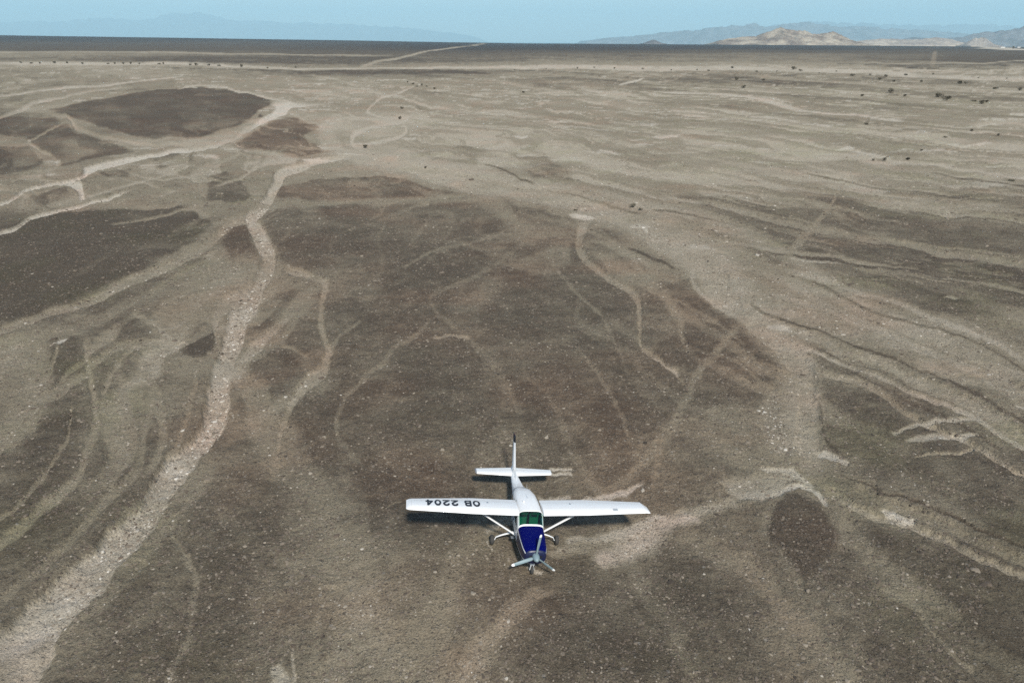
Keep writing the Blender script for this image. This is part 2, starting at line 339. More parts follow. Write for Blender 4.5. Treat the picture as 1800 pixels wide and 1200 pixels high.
LINE = [ # points (x, y, width px), tone, strength, cut m, bright, hue, softness
 ([(610,225,50),(720,280,46),(860,325,44),(1000,355,48),(1130,395,60),(1235,450,74),(1295,530,64),(1350,590,64),(1405,660,66),(1400,740,84),(1400,820,90)], .88, .85, .0, .06, .15, .5),
 ([(690,265,16),(800,290,18),(940,325,20),(1080,345,22),(1220,378,24),(1340,430,26),(1460,500,26),(1600,570,28),(1760,640,28)], .86, .75, .0, .04, .1, .6),
 ([(600,200,22),(580,235,24),(610,265,24),(690,292,24)], .9, .75, .1, .05, .1, .7),
 ([(370,330,5),(440,300,6),(480,280,6),(500,262,5)], .85, .8, .1, .05, 0, .5), ([(240,300,4),(300,312,4),(350,302,4)], .85, .8, .1, .05, 0, .5),
 ([(560,130,3),(640,150,4),(700,170,4),(800,190,4)], .85, .8, .1, .1, .1, .5), ([(300,158,3),(360,149,3),(480,171,4),(530,181,4)], 1, .8, .1, .3, .1, .4),
 ([(150,345,4),(190,335,5),(240,318,4),(300,300,4)], .85, .8, .1, .1, 0, .5), ([(200,395,5),(300,372,5),(390,352,5)], .75, .7, .1, 0, .1, .5),
 ([(330,560,7),(300,590,8),(250,600,8),(200,640,8),(180,700,8)], .7, .8, .1, 0, -.1, .5),
 ([(100,600,8),(60,660,10),(20,740,12),(-20,800,14)], .72, .8, .1, 0, -.2, .5), ([(340,640,8),(330,720,9),(300,800,9),(250,870,8)], .66, .75, .1, 0, .2, .5),
 ([(120,700,6),(90,790,7),(40,870,8),(-20,940,9)], .66, .75, .1, 0, -.1, .5),
 ([(640,560,5),(600,590,6),(580,640,6)], .5, .7, 0, 0, .1, .6), ([(700,470,5),(760,440,5),(840,420,5),(900,400,5)], .5, .75, 0, 0, .1, .6),
 ([(960,440,5),(1000,500,6),(1060,560,6),(1100,640,7)], .45, .7, 0, 0, .1, .6), ([(1020,620,6),(1080,700,8),(1110,770,8)], .42, .7, 0, 0, .1, .6),
 ([(640,820,8),(600,760,8),(610,700,7),(650,650,6)], .42, .7, 0, 0, .1, .6),
 ([(1230,620,5),(1290,640,6),(1340,680,6)], .5, .7, .05, 0, .1, .6), ([(1180,520,5),(1250,560,6),(1300,610,6)], .5, .7, .05, 0, .1, .6),
 ([(1290,980,8),(1350,1040,9),(1420,1080,9)], .6, .7, 0, 0, .1, .6), ([(1560,1040,8),(1640,1100,9),(1720,1190,10)], .5, .7, .05, 0, 0, .6),
 ([(300,920,8),(340,1000,10),(330,1090,12),(300,1200,14)], .5, .7, 0, 0, 0, .7), ([(600,1010,10),(560,1090,12),(560,1200,14)], .55, .7, 0, 0, .1, .7),
 ([(1350,468,8),(1480,500,9),(1620,545,10),(1760,612,10),(1850,660,10)], .95, .85, .1, .12, .1, .5),
 ([(1380,600,7),(1500,640,8),(1620,692,9),(1760,762,12),(1840,800,12)], .95, .85, .1, .12, .1, .5),
 ([(1260,425,7),(1360,440,6),(1480,452,6),(1640,480,7),(1820,520,7)], .85, .8, .1, .05, 0, .5),
 ([(1060,320,5),(1150,340,6),(1250,362,6)], .9, .8, .1, .1, .1, .5),
 ([(1340,510,6),(1460,545,7),(1580,590,8),(1700,650,8)], .85, .8, .1, .05, .2, .5),
 ([(1290,455,3),(1380,482,4),(1440,500,6),(1500,525,6),(1560,552,5),(1640,572,4),(1720,607,5),(1810,655,5)], -.1, .7, .2, 0, -.1, .5),  # dark lines down to the main wash: bank shade painted into the tone
 ([(1312,526,4),(1335,547,7),(1400,570,5),(1470,590,4),(1560,623,5),(1640,655,5),(1720,700,7),(1800,736,6)], -.1, .7, .2, 0, -.1, .5),
 ([(1440,520,3),(1540,560,4),(1640,605,4),(1740,655,4)], -.1, .8, .2, 0, 0, .5),
 ([(1150,362,3),(1230,382,3),(1340,410,3)], -.1, .8, .2, 0, 0, .6), ([(1330,442,3),(1450,455,4),(1600,472,5),(1750,502,5)], -.1, .8, .2, 0, -.1, .6),
 ([(1480,352,3),(1640,375,4),(1820,398,4)], -.05, .8, .2, 0, 0, .6), ([(1400,300,3),(1560,328,3),(1720,350,3)], .05, .8, .2, 0, -.1, .6),
 ([(850,284,3),(905,311,4),(940,324,3)], .0, .8, .2, 0, 0, .6), ([(960,335,3),(1050,352,3),(1130,372,3)], .0, .8, .2, 0, 0, .6),
 ([(1100,430,4),(1150,450,5),(1195,475,5)], -.1, .8, .1, 0, 0, .6), ([(1440,700,4),(1450,760,6),(1480,790,5)], -.2, .8, .1, 0, -.2, .6),
 ([(1500,650,4),(1580,690,5),(1660,735,6),(1760,790,7)], .0, .8, .2, 0, 0, .6),
 ([(1480,830,4),(1600,880,6),(1700,920,6),(1820,960,6)], -.1, .8, .2, 0, -.1, .6),
 ([(1640,300,4),(1740,320,4),(1830,335,4)], .1, .8, .2, 0, -.1, .6),
 ([(28,1200,100),(68,1100,90),(155,1000,66),(257,900,50),(275,870,46),(325,800,42),(365,750,36),(377,700,42),(382,650,42),(405,600,40),(417,550,42),(448,500,36),(478,455,36),(462,420,34),(444,395,32),(440,380,34),(478,350,24),(500,320,20),(510,303,18),(550,284,12),(590,274,9),(640,264,7)], .97, .96, .75, .22, .2, .18),
 ([(432,380,18),(395,400,14),(350,432,17),(300,460,17),(230,492,18),(150,527,14),(60,552,14),(0,574,14),(-100,610,14)], .78, .8, .5, .05, .1, .3),
 ([(450,440,80),(400,500,90),(340,540,90),(300,590,60)], .55, .6, .1, 0, .1, .6),
 ([(390,450,12),(330,470,10),(250,520,16),(160,560,20),(60,600,30),(0,640,40)], .58, .6, .2, 0, -.4, .5),
 ([(560,178,10),(515,185,14),(500,200,13),(470,213,10),(430,228,9),(380,253,7),(330,262,9),(250,272,8),(180,290,14),(165,297,14),(140,311,6),(60,328,5),(0,352,6),(-80,378,6)], 1, .98, .5, .75, .2, .25),
 ([(470,192,6),(420,230,22),(360,248,24),(300,258,18)], .75, .8, .2, 0, -.1, .4),
 ([(-60,425,8),(0,405,8),(60,380,7),(130,362,6),(165,352,5),(200,345,6),(232,330,5)], 1, .95, .4, .75, .2, .25),
 ([(118,318,8),(130,322,12),(140,335,8),(142,350,8)], .95, .95, .3, .6, .2, .3),
 ([(-60,215,5),(0,205,5),(25,196,8),(60,182,7),(100,172,5),(160,160,4),(240,150,3)], .85, .7, .3, .25, .2, .4),
 ([(-60,175,3),(0,168,4),(80,157,3),(140,152,4),(190,149,4),(240,142,3),(310,133,3),(300,130,3)], .9, .8, .3, .4, .2, .5),
 ([(90,197,5),(125,208,8),(145,224,10),(200,239,7),(262,249,7),(330,262,6)], .75, .85, .3, 0, .1, .35),
 ([(0,322,4),(60,305,5),(105,290,6),(100,272,6),(65,256,6),(45,248,5),(75,238,4),(115,212,4)], .65, .8, .2, 0, 0, .4),
 ([(395,262,5),(410,270,8),(370,292,6),(345,310,8),(345,335,6),(355,348,5)], .72, .8, .2, .05, -.2, .4),
 ([(410,268,5),(425,275,5),(405,262,4)], .7, .8, .1, 0, 0, .4),
 ([(230,362,8),(330,357,8),(450,358,8),(600,352,7),(720,346,7),(850,340,8)], .58, .8, .1, 0, 0, .5),
 ([(640,250,22),(680,278,20),(760,302,22),(850,327,24),(960,347,26),(1050,366,28),(1130,393,34),(1200,430,44),(1250,475,48),(1275,530,38),(1305,555,34),(1345,583,38),(1385,625,44),(1410,665,46),(1418,720,46),(1420,780,50),(1440,830,50)], .86, .9, .45, .0, .05, .35),
 ([(1228,470,9),(1226,495,9),(1245,522,8),(1285,553,6)], .92, .85, .1, .12, .1, .4),
 ([(1120,380,14),(1200,402,22),(1300,450,28),(1420,508,30),(1540,560,30),(1660,618,30),(1800,695,34),(1900,750,34)], .80, .85, .35, 0, 0, .4),
 ([(1290,540,12),(1350,570,14),(1450,598,16),(1560,640,18),(1660,690,24),(1740,730,28),(1820,775,28)], .80, .85, .35, 0, -.2, .4),
 ([(1425,650,8),(1500,663,10),(1545,685,12),(1600,722,10),(1640,750,8),(1720,790,8),(1800,833,8)], .78, .8, .3, 0, .1, .4),
 ([(1240,352,8),(1300,372,12),(1400,396,12),(1500,411,12),(1600,427,12),(1700,450,14),(1830,470,14)], .72, .75, .3, .05, -.1, .4),
 ([(1090,300,7),(1200,360,9),(1300,400,8),(1340,412,8)], .7, .7, .2, 0, .1, .4),
 ([(1250,300,7),(1400,330,7),(1560,350,8),(1800,390,9)], .75, .6, .3, .05, -.1, .4),
 ([(1500,280,5),(1620,285,5),(1720,300,5),(1830,322,6)], .8, .8, .2, .25, 0, .5),
 ([(700,290,8),(800,300,6),(900,330,6),(1000,340,6),(1080,350,8)], .75, .6, .3, .0, 0, .4),
 ([(720,250,6),(860,270,8),(960,310,8),(1060,345,10)], .68, .6, .2, 0, .1, .4),
 ([(1478,318,6),(1455,355,9),(1415,398,12),(1378,445,14),(1360,475,10)], .62, .85, .05, 0, .2, .5),
 ([(1440,785,16),(1470,797,12),(1495,810,8)], 1, .95, .2, .8, .1, .3),
 ([(1455,845,26),(1500,888,14),(1570,912,16),(1640,945,14),(1740,983,14),(1840,1020,14)], .82, .85, .3, .05, 0, .35),
 ([(1560,890,12),(1590,912,10),(1612,922,8)], 1, 1, .1, .7, 0, .5),
 ([(1500,850,16),(1600,900,20),(1720,950,20),(1830,990,20)], .5, .6, .3, 0, -.3, .5),
 ([(1420,820,80),(1470,880,60),(1500,940,40),(1560,1000,40),(1640,1080,60)], .5, .55, .1, 0, -.4, .6),
 ([(1285,868,12),(1330,866,18),(1380,856,12),(1420,852,9),(1445,865,9),(1458,885,7)], 1, 1, .1, .75, 0, .45),
 ([(1270,862,30),(1320,855,50),(1370,835,40),(1400,825,16)], .85, .85, .1, .12, -.1, .6),
 ([(1330,820,6),(1380,822,7),(1410,838,10),(1432,850,10)], 1, .9, .1, .45, 0, .5),
 ([(1350,880,12),(1340,900,20),(1330,940,16)], .5, .7, 0, 0, -.3, .6),
 ([(1200,930,30),(1260,965,40),(1320,1000,40),(1380,1060,40),(1430,1130,40),(1490,1200,36)], .56, .75, .1, 0, .2, .6),
 ([(1380,1000,20),(1440,1080,24),(1510,1150,24),(1560,1220,24)], .38, .6, .1, 0, -.3, .6),
 ([(1568,758,7),(1600,750,7),(1640,745,8),(1712,736,4)], .95, .8, 0, .3, 0, .5),
 ([(1600,777,8),(1650,770,12),(1690,766,10),(1712,760,5)], .95, .8, 0, .4, 0, .6),
 ([(1615,807,3),(1660,800,5),(1712,790,6),(1740,795,5),(1800,835,8)], .8, .8, .1, .1, 0, .5),
 ([(1010,378,14),(1024,385,22),(1026,400,17),(1020,430,14),(1030,455,13),(1065,482,12),(1118,512,13),(1128,560,12),(1130,600,9),(1165,635,7),(1195,660,7),(1215,690,8)], .74, .8, .3, .05, .2, .4),
 ([(1004,379,5),(1024,381,7),(1042,379,5)], 1, .95, .1, .7, .2, .4),
 ([(1150,628,5),(1175,644,6),(1200,664,7)], .9, .8, .1, .3, .2, .5),
 ([(1050,440,18),(1100,475,26),(1160,505,20),(1200,560,16),(1205,610,10)], .55, .8, .1, 0, .2, .6),
 ([(855,350,14),(880,372,14),(900,395,18),(940,400,14),(1000,420,10),(1050,440,12)], .46, .8, .1, 0, 0, .5),
 ([(920,425,9),(870,460,8),(810,495,9),(765,520,8),(790,560,9),(830,600,11),(870,650,13),(895,700,12),(915,740,9)], .42, .65, .05, 0, .1, .65),
 ([(895,400,7),(800,430,6),(740,470,6),(690,500,6),(620,550,6)], .26, .6, .03, 0, .2, .8),
 ([(770,555,6),(740,580,9),(700,608,10),(670,640,9),(600,700,8)], .42, .65, .05, 0, .1, .65),
 ([(770,592,4),(800,590,5),(828,592,6)], .85, .8, 0, .1, .2, .6),
 ([(500,462,14),(545,483,14),(578,492,12),(570,530,13),(570,575,14),(582,612,16),(570,650,20),(530,700,20),(495,750,16),(480,800,12),(478,850,12)], .8, .9, .25, 0, .15, .4),
 ([(560,500,12),(540,550,12),(510,590,12),(470,612,10),(430,640,8)], .5, .75, .1, 0, 0, .5),
 ([(500,610,6),(528,614,7),(552,632,7)], .55, .8, .1, 0, .1, .5),
 ([(150,590,14),(155,660,18),(165,740,16),(125,830,18),(60,900,20),(0,960,20)], .72, .9, .15, 0, -.5, .5),
 ([(300,600,10),(262,640,14),(280,700,16),(290,770,14),(265,830,18)], .68, .85, .1, 0, -.1, .5),
 ([(205,650,12),(220,720,22),(230,770,20),(205,830,16),(170,900,12)], .66, .85, .1, 0, .4, .6),
 ([(240,545,8),(275,565,8),(305,595,8)], .75, .9, .1, 0, -.3, .5),
 ([(0,600,60),(40,640,60),(40,700,50),(0,780,50)], .66, .8, .1, 0, -.6, .6),
 ([(98,602,6),(105,597,10),(112,592,6)], 1, 1, 0, 1, 0, .6),
 ([(364,566,5),(370,590,5),(378,630,6)], .8, .8, .1, .1, 0, .5),
 ([(400,850,20),(450,880,36),(500,900,40),(560,950,40),(620,990,50),(700,1040,60),(740,1110,70),(770,1200,80)], .38, .6, .05, 0, .1, .7),
 ([(520,880,24),(560,940,30),(520,1000,20)], .42, .6, 0, 0, .3, .7),
 ([(960,1045,30),(910,1090,36),(860,1150,40),(810,1220,44)], .75, .85, .1, .0, .2, .6),
 ([(485,1160,16),(495,1200,36)], .95, .85, 0, .45, -.1, .6), ([(518,1130,4),(520,1165,6),(518,1200,10)], .9, .8, 0, .35, 0, .6),
 ([(1140,903,8),(1158,900,10),(1176,904,7)], 1, 1, 0, .75, .2, .6),
 ([(1155,905,20),(1100,916,18),(1050,928,14),(985,940,9)], 1, 1, 0, .35, .2, .6),
 ([(1040,985,14),(1080,965,44),(1130,935,54),(1175,912,30),(1230,905,14)], 1, 1, 0, .5, .9, .8),
 ([(1180,905,10),(1240,893,14),(1290,878,20)], .85, .8, 0, .1, .1, .8),
 ([(960,975,20),(1010,950,30),(1070,930,20)], .85, .9, 0, .1, .1, .8),
 ([(1000,873,6),(1040,863,9),(1080,853,11),(1110,846,9),(1138,838,6)], 1, 1, 0, .7, .1, .6),
 ([(966,820,4),(990,821,4),(1010,820,4)], 1, 1, 0, .8, .1, .6), ([(968,828,4),(990,828,5),(1010,827,6)], 1, 1, 0, .8, .1, .6),
 ([(975,839,2),(1003,834,4)], .85, .9, 0, .1, .1, .6), ([(950,872,14),(985,867,8),(1006,863,4)], 1, 1, 0, .5, .3, .6),
 ([(932,1000,8),(942,1009,8),(958,1012,6)], 1, 1, 0, .6, .1, .6),
 ([(905,905,20),(880,912,22),(862,930,20),(850,945,8)], .95, .95, 0, .2, 0, .7), ([(860,955,4),(868,970,5)], 1, 1, 0, .4, .1, .6),
 ([(712,878,2),(690,885,3),(675,897,3)], .7, .8, 0, 0, .1, .6),
 ([(1292,568,9),(1262,620,10),(1232,668,12),(1200,730,18),(1165,780,20),(1110,825,16),(1060,850,8)], .58, .8, 0, 0, .1, .6),
 ([(1168,770,12),(1160,810,12),(1156,860,12)], .5, .7, 0, 0, .4, .6),
 ([(1300,720,14),(1280,780,40),(1290,820,50)], .46, .6, 0, 0, .1, .8),
 ([(1340,700,30),(1350,750,50),(1370,790,30)], .55, .8, .15, .1, .1, .5),
 ([(735,148,3),(700,160,4),(665,180,4),(655,195,4),(700,205,4),(722,200,4),(700,212,5),(655,222,7),(632,232,9),(625,245,10),(640,256,10)], .92, .9, .3, .3, .15, .35),
 ([(705,215,4),(712,228,5),(690,240,5),(650,248,6)], .92, .9, .3, .4, .15, .4),
 ([(640,118,6),(680,106,4),(760,91,3),(860,76,2)], .8, .9, 0, .1, .1, .5),
 ([(1088,148,3),(1100,144,3),(1130,136,3)], 1, .9, 0, .6, 0, .5),
 ([(1140,158,2.5),(1200,162,2.5),(1290,168,3.5),(1340,177,5),(1368,186,10),(1398,194,4),(1450,199,3),(1500,202,3),(1560,208,4),(1580,211,3)], .95, .9, 0, .45, .1, .4),
 ([(1145,236,3),(1170,238,5),(1196,239,3)], 1, .9, 0, .5, .1, .5), ([(900,241,3),(912,242,4),(925,242,3)], 1, .9, 0, .7, .1, .5),
 ([(1330,206,4),(1362,209,5)], .95, .9, 0, .4, 0, .5), ([(1464,259,7),(1478,260,5),(1496,258,5)], 1, .9, 0, .7, 0, .5),
 ([(970,216,3),(1000,217,3)], .95, .9, 0, .4, 0, .5), ([(1050,263,3),(1080,267,3)], .9, .8, 0, .3, .2, .5),
 ([(1112,393,8),(1130,390,10),(1136,400,8)], 1, .85, 0, .45, 0, .6), ([(1215,432,6),(1240,436,8),(1262,443,6)], .95, .85, 0, .4, 0, .5),
 ([(1340,568,6),(1362,571,8),(1378,575,5)], 1, .9, 0, .6, 0, .5), ([(1670,523,5),(1695,530,6)], .95, .8, 0, .3, 0, .6),
 ([(1785,708,6),(1800,712,10)], .95, .8, 0, .4, 0, .6), ([(1375,452,4),(1420,457,4),(1480,462,3)], .9, .8, 0, .3, 0, .5),
 ([(538,277,4),(565,275,5),(590,273,5)], 1, .9, 0, .7, .1, .4),
 ([(1230,90,3),(1233,100,5)], .3, .5, 0, 0, .2, .6),
 ([(1641,80,3),(1638,95,5),(1635,108,7),(1632,118,7)], .45, .7, 0, 0, .5, .6),
 ([(1700,76,2.5),(1722,80,3),(1745,84,4),(1790,87,4),(1830,89,4)], 1, .9, 0, .6, .2, .4),
 ([(-60,93,2.5),(200,91,2.5),(420,95,2.5),(700,98,2)], .85, .8, 0, .1, .1, .5),
 ([(-60,110,5),(150,111,6),(300,112,5),(450,118,4),(560,120,4),(760,118,4),(950,119,7),(1100,119,8),(1300,122,8),(1500,126,7),(1650,134,7),(1830,140,8)], 1, .85, .2, .3, .1, .5),
 ([(1500,111,2),(1680,111,2),(1830,108,2)], .8, .8, 0, .1, 0, .5),
]
for pts, tn, st, cut, br, hu, soft in LINE:
    m, wgt, wc = line_w(pts, soft)
    S[m] += (tn - S[m]) * wgt * st; BR[m] += (br - BR[m]) * wgt * st; HUE[m] += (hu - HUE[m]) * wgt * .6
    CUT[m] = np.maximum(CUT[m], cut * wc)

# white pebble bar and small random white gravel licks in the mid distance
m, wg = poly_w([(1322,715),(1350,700),(1372,705),(1378,745),(1385,790),(1365,802),(1330,775)], 8); STO[m] = wg
licks = sstep(.19, .27, fbm(WX / 9, WY / 3.2, 1.0, 3, 41)) * sstep(120, 160, DD) * sstep(900, 500, DD) * sstep(.35, .55, S)
BR = np.maximum(BR, licks * .5)

BR = BR + np.clip(fbm(WX, WY, 1.8, 4, 43, .65) * 1.6, 0, .45) * sstep(.3, .7, CUT) * sstep(.7, .9, S)
# patchy micro-variation
S += fbm(X, Y, 1.1, 3, 33, .7) * .28 * sstep(110, 50, DD) + fbm(X, Y, 2.6, 4, 31, .65) * .34 * sstep(400, 60, DD) + fbm(X, Y, 14, 4, 35, .6) * .30 * sstep(2500, 500, DD)
S += fbm(pu / 45, pv / 300, 1.0, 3, 37) * .25 * sstep(200, 600, DD)
S += fbm(pu / 5, pv / 34, 1.0, 4, 38, .6) * .40 * sstep(110, 190, DD) * sstep(1500, 700, DD)
S += .10 * sstep(110, 150, DD) * sstep(420, 300, DD) * sstep(.3, .5, S)
HUE += .14
HUE += fbm(X, Y, 5, 4, 51) * 1.7 * sstep(1200, 200, DD) + fbm(X, Y, 60, 3, 53) * .6

# relief: washes cut in, pavement stands a little proud, banks uneven
PX, PY, YAW, PIT, ROL = 0.98, 25.4, R(6.8), R(5), R(5.3)
CUTZ = CUT * (.55 + .45 * sstep(60, 130, DD))
Z = -CUTZ * (.8 + .8 * fbm(X, Y, 6, 3, 61)) - np.clip(S, 0, 1) * .12
Z += fbm(X, Y, 30, 4, 65) * .7 * sstep(15, 60, DD) + fbm(X, Y, 3, 5, 66, .6) * .16 + fbm(X, Y, .55, 3, 67, .7) * .13 * sstep(90, 50, DD)
Z += fbm(X, Y, 400, 3, 69) * 2.0 * sstep(300, 900, DD)
# the plain climbs a little towards the far left, then ends in a rim above a lower valley
Z += 34 * sstep(2500, 5200, DD) * np.clip(-X / 3400, 0, 1.6)
Z -= 205 * sstep(5300, 6600, DD)
rp = np.hypot(X - PX, Y - PY - 3)
cy, sy = math.cos(YAW), math.sin(YAW)
xb = (X - PX) * cy + (Y - PY) * sy; yb = -(X - PX) * sy + (Y - PY) * cy
tilt = .155 - xb * math.tan(ROL) - yb * math.tan(PIT)
k = sstep(11, 3, rp); Z = Z * (1 - .93 * k) + np.clip(tilt, -.5, .5) * sstep(13, 4, rp)

# ------------------------------------------------------------------ ground material
gm = mat('desert_ground', rough=.95, spec=.15); g = G(gm)
at = g.n('ShaderNodeAttribute', _attribute_name='cover'); sp = g.n('ShaderNodeSeparateColor', Color=at.outputs['Color'])
geo = g.n('ShaderNodeNewGeometry'); P = geo.outputs['Position']
sepz = g.n('ShaderNodeSeparateXYZ', Vector=P)
cmb = g.n('ShaderNodeCombineXYZ', X=sepz.outputs[0], Y=sepz.outputs[1]); P2 = cmb.outputs[0]
n_big = g.noise(P2, .9, 6, .65); n_mid = g.noise(P2, 3.2, 5, .7); n_fin = g.noise(P2, 11, 4, .75)
s0 = sp.outputs[0]
d1 = g.math('MULTIPLY', g.math('SUBTRACT', n_mid, .5), .55); d2 = g.math('MULTIPLY', g.math('SUBTRACT', n_big, .5), .35)
s1 = g.math('ADD', g.math('ADD', s0, d1), d2)
c = g.mix(g.ramp(s1, -.05, .55), (.098, .079, .058), (.255, .217, .155))
c = g.mix(g.ramp(s0, -.1, -.8), c, (.040, .034, .032))
c = g.mix(g.ramp(s1, .5, 1.05), c, (.390, .338, .258))
c = g.mix(sp.outputs[1], c, (.56, .51, .43))
hu = sp.outputs[2]
c = g.mix(g.ramp(hu, .5, 1.0), c, g.mix(1., c, (1.10, .97, .94), 'MULTIPLY'))
c = g.mix(g.ramp(hu, .5, 0., 0., 1.), c, g.mix(1., c, (.96, 1.0, .90), 'MULTIPLY'))
c = g.mix(1., c, g.mix(g.ramp(n_fin, .25, .75), (.60, .59, .58), (1.38, 1.37, 1.35)), 'MULTIPLY')
vor = g.n('ShaderNodeTexVoronoi', Vector=P2, Scale=7.0, Randomness=1.0)
vs = g.n('ShaderNodeSeparateColor', Color=vor.outputs['Color'])
peb = g.math('MULTIPLY', g.ramp(vor.outputs['Distance'], .42, .25), g.ramp(vs.outputs[0], .55, .9))
c = g.mix(g.math('MULTIPLY', peb, .55), c, g.mix(vs.outputs[1], (.06, .05, .045), (.34, .30, .25)))
vor2 = g.n('ShaderNodeTexVoronoi', Vector=P2, Scale=2.4, Randomness=1.0)
vs2 = g.n('ShaderNodeSeparateColor', Color=vor2.outputs['Color'])
peb2 = g.math('MULTIPLY', g.ramp(vor2.outputs['Distance'], .25, .12), g.ramp(vs2.outputs[0], .82, .9))
c = g.mix(g.math('MULTIPLY', peb2, .6), c, g.mix(g.ramp(vs2.outputs[1], .3, .6), (.05, .042, .038), (.36, .32, .27)))
g.put(g.b.inputs['Base Color'], c)
bmp = g.n('ShaderNodeBump', Strength=1.0, Distance=.16, Height=g.math('ADD', g.math('ADD', n_mid, g.math('MULTIPLY', n_fin, .7)), g.math('MULTIPLY', peb, .35)))
bmp2 = g.n('ShaderNodeBump', Strength=.5, Distance=.5, Height=n_big, Normal=bmp.outputs[0])
g.put(g.b.inputs['Normal'], bmp2.outputs[0])

V = np.stack([X, Y, Z], -1).reshape(*shape, 3)
terr = grid_mesh('ground', V, gm); tag(terr, kind='structure')
terr['label'] = 'stony brown desert plain cut by pale dry washes'
me = terr.data
ca = me.color_attributes.new('cover', 'FLOAT_COLOR', 'POINT')
cc = np.ones((len(X), 4), np.float32)
cc[:, 0] = np.clip(S, -1, 1.2); cc[:, 1] = np.clip(BR, 0, 1); cc[:, 2] = np.clip(.5 + HUE * .5, 0, 1)
ca.data.foreach_set('color', cc.ravel())
Zg = Z.reshape(shape); Sg = S.reshape(shape); Bg = BR.reshape(shape); Tg = STO.reshape(shape); Cg = CUT.reshape(shape)
angr = np.radians(ang)
def sample(grid, x, y):
    d = np.hypot(x, y); a = np.arctan2(x, y)
    r = np.interp(d, Drow, np.arange(len(Drow))); c_ = np.interp(a, angr, np.arange(len(ang)))
    i = np.clip(r.astype(int), 0, len(Drow) - 2); j = np.clip(c_.astype(int), 0, len(ang) - 2); fr = r - i; fc = c_ - j
    return (grid[i, j] * (1 - fc) + grid[i, j + 1] * fc) * (1 - fr) + (grid[i + 1, j] * (1 - fc) + grid[i + 1, j + 1] * fc) * fr

# ------------------------------------------------------------------ loose stones (nobody could count them)
rs = np.random.RandomState(5)
sm = mat('loose_stone', rough=.9, spec=.2); g = G(sm)
ia = g.n('ShaderNodeAttribute', _attribute_name='tone', _attribute_type='INSTANCER')
cr = g.t.nodes.new('ShaderNodeValToRGB'); g.t.links.new(ia.outputs['Fac'], cr.inputs[0])
cr.color_ramp.elements[0].color = (.060, .050, .040, 1); cr.color_ramp.elements[1].color = (.62, .57, .49, 1)
e = cr.color_ramp.elements.new(.35); e.color = (.14, .11, .084, 1); e = cr.color_ramp.elements.new(.7); e.color = (.33, .28, .215, 1)
g.put(g.b.inputs['Base Color'], g.mix(.35, cr.outputs[0], g.mix(1., cr.outputs[0], g.noise(None, 14, 2), 'MULTIPLY')))

def stones(name, label, x, y, size, tonev):
    n = len(x); z = sample(Zg, x, y) - size * .12
    me = bpy.data.meshes.new(name); me.vertices.add(n)
    me.vertices.foreach_set('co', np.stack([x, y, z], -1).astype(np.float32).ravel())
    a = me.attributes.new('tone', 'FLOAT', 'POINT'); a.data.foreach_set('value', np.clip(tonev, 0, 1).astype(np.float32))
    a = me.attributes.new('siz', 'FLOAT_VECTOR', 'POINT')
    s = np.stack([size * rs.uniform(.7, 1.3, n), size * rs.uniform(.6, 1.1, n), size * rs.uniform(.35, .7, n)], -1) * .5
    a.data.foreach_set('vector', s.astype(np.float32).ravel())
    a = me.attributes.new('rot', 'FLOAT_VECTOR', 'POINT')
    r_ = np.stack([rs.uniform(-.3, .3, n), rs.uniform(-.3, .3, n), rs.uniform(0, 6.28, n)], -1)
    a.data.foreach_set('vector', r_.astype(np.float32).ravel())
    o = bpy.data.objects.new(name, me); COL.objects.link(o); tag(o, label, kind='stuff')
    t = bpy.data.node_groups.new(name, 'GeometryNodeTree')
    t.interface.new_socket('Geometry', in_out='INPUT', socket_type='NodeSocketGeometry')
    t.interface.new_socket('Geometry', in_out='OUTPUT', socket_type='NodeSocketGeometry')
    N = t.nodes.new; L = t.links.new
    gi = N('NodeGroupInput'); go = N('NodeGroupOutput'); ico = N('GeometryNodeMeshIcoSphere'); ico.inputs['Subdivisions'].default_value = 2
    ico.inputs['Radius'].default_value = 1
    sp_ = N('GeometryNodeSetPosition'); nz = N('ShaderNodeTexNoise'); nz.inputs['Scale'].default_value = 1.1
    vm = N('ShaderNodeVectorMath'); vm.operation = 'SUBTRACT'; vm.inputs[1].default_value = (.5, .5, .5)
    vm2 = N('ShaderNodeVectorMath'); vm2.operation = 'SCALE'; vm2.inputs['Scale'].default_value = 1.2
    L(nz.outputs['Color'], vm.inputs[0]); L(vm.outputs[0], vm2.inputs[0]); L(ico.outputs[0], sp_.inputs['Geometry']); L(vm2.outputs[0], sp_.inputs['Offset'])
    smn = N('GeometryNodeSetMaterial'); smn.inputs['Material'].default_value = sm; L(sp_.outputs[0], smn.inputs[0])
    iop = N('GeometryNodeInstanceOnPoints'); L(gi.outputs[0], iop.inputs['Points']); L(smn.outputs[0], iop.inputs['Instance'])
    for nm, sock in (('siz', 'Scale'), ('rot', 'Rotation')):
        na = N('GeometryNodeInputNamedAttribute'); na.data_type = 'FLOAT_VECTOR'; na.inputs['Name'].default_value = nm
        L(na.outputs[0], iop.inputs[sock])
    L(iop.outputs[0], go.inputs[0])
    md = o.modifiers.new('scatter', 'NODES'); md.node_group = t
    me.materials.append(sm)
    return o
def fan(n, d0, d1, p=1.0):
    d = d0 + (d1 - d0) * rs.rand(n) ** p; a = np.radians(rs.uniform(-39, 39, n)); return d * np.sin(a), d * np.cos(a)
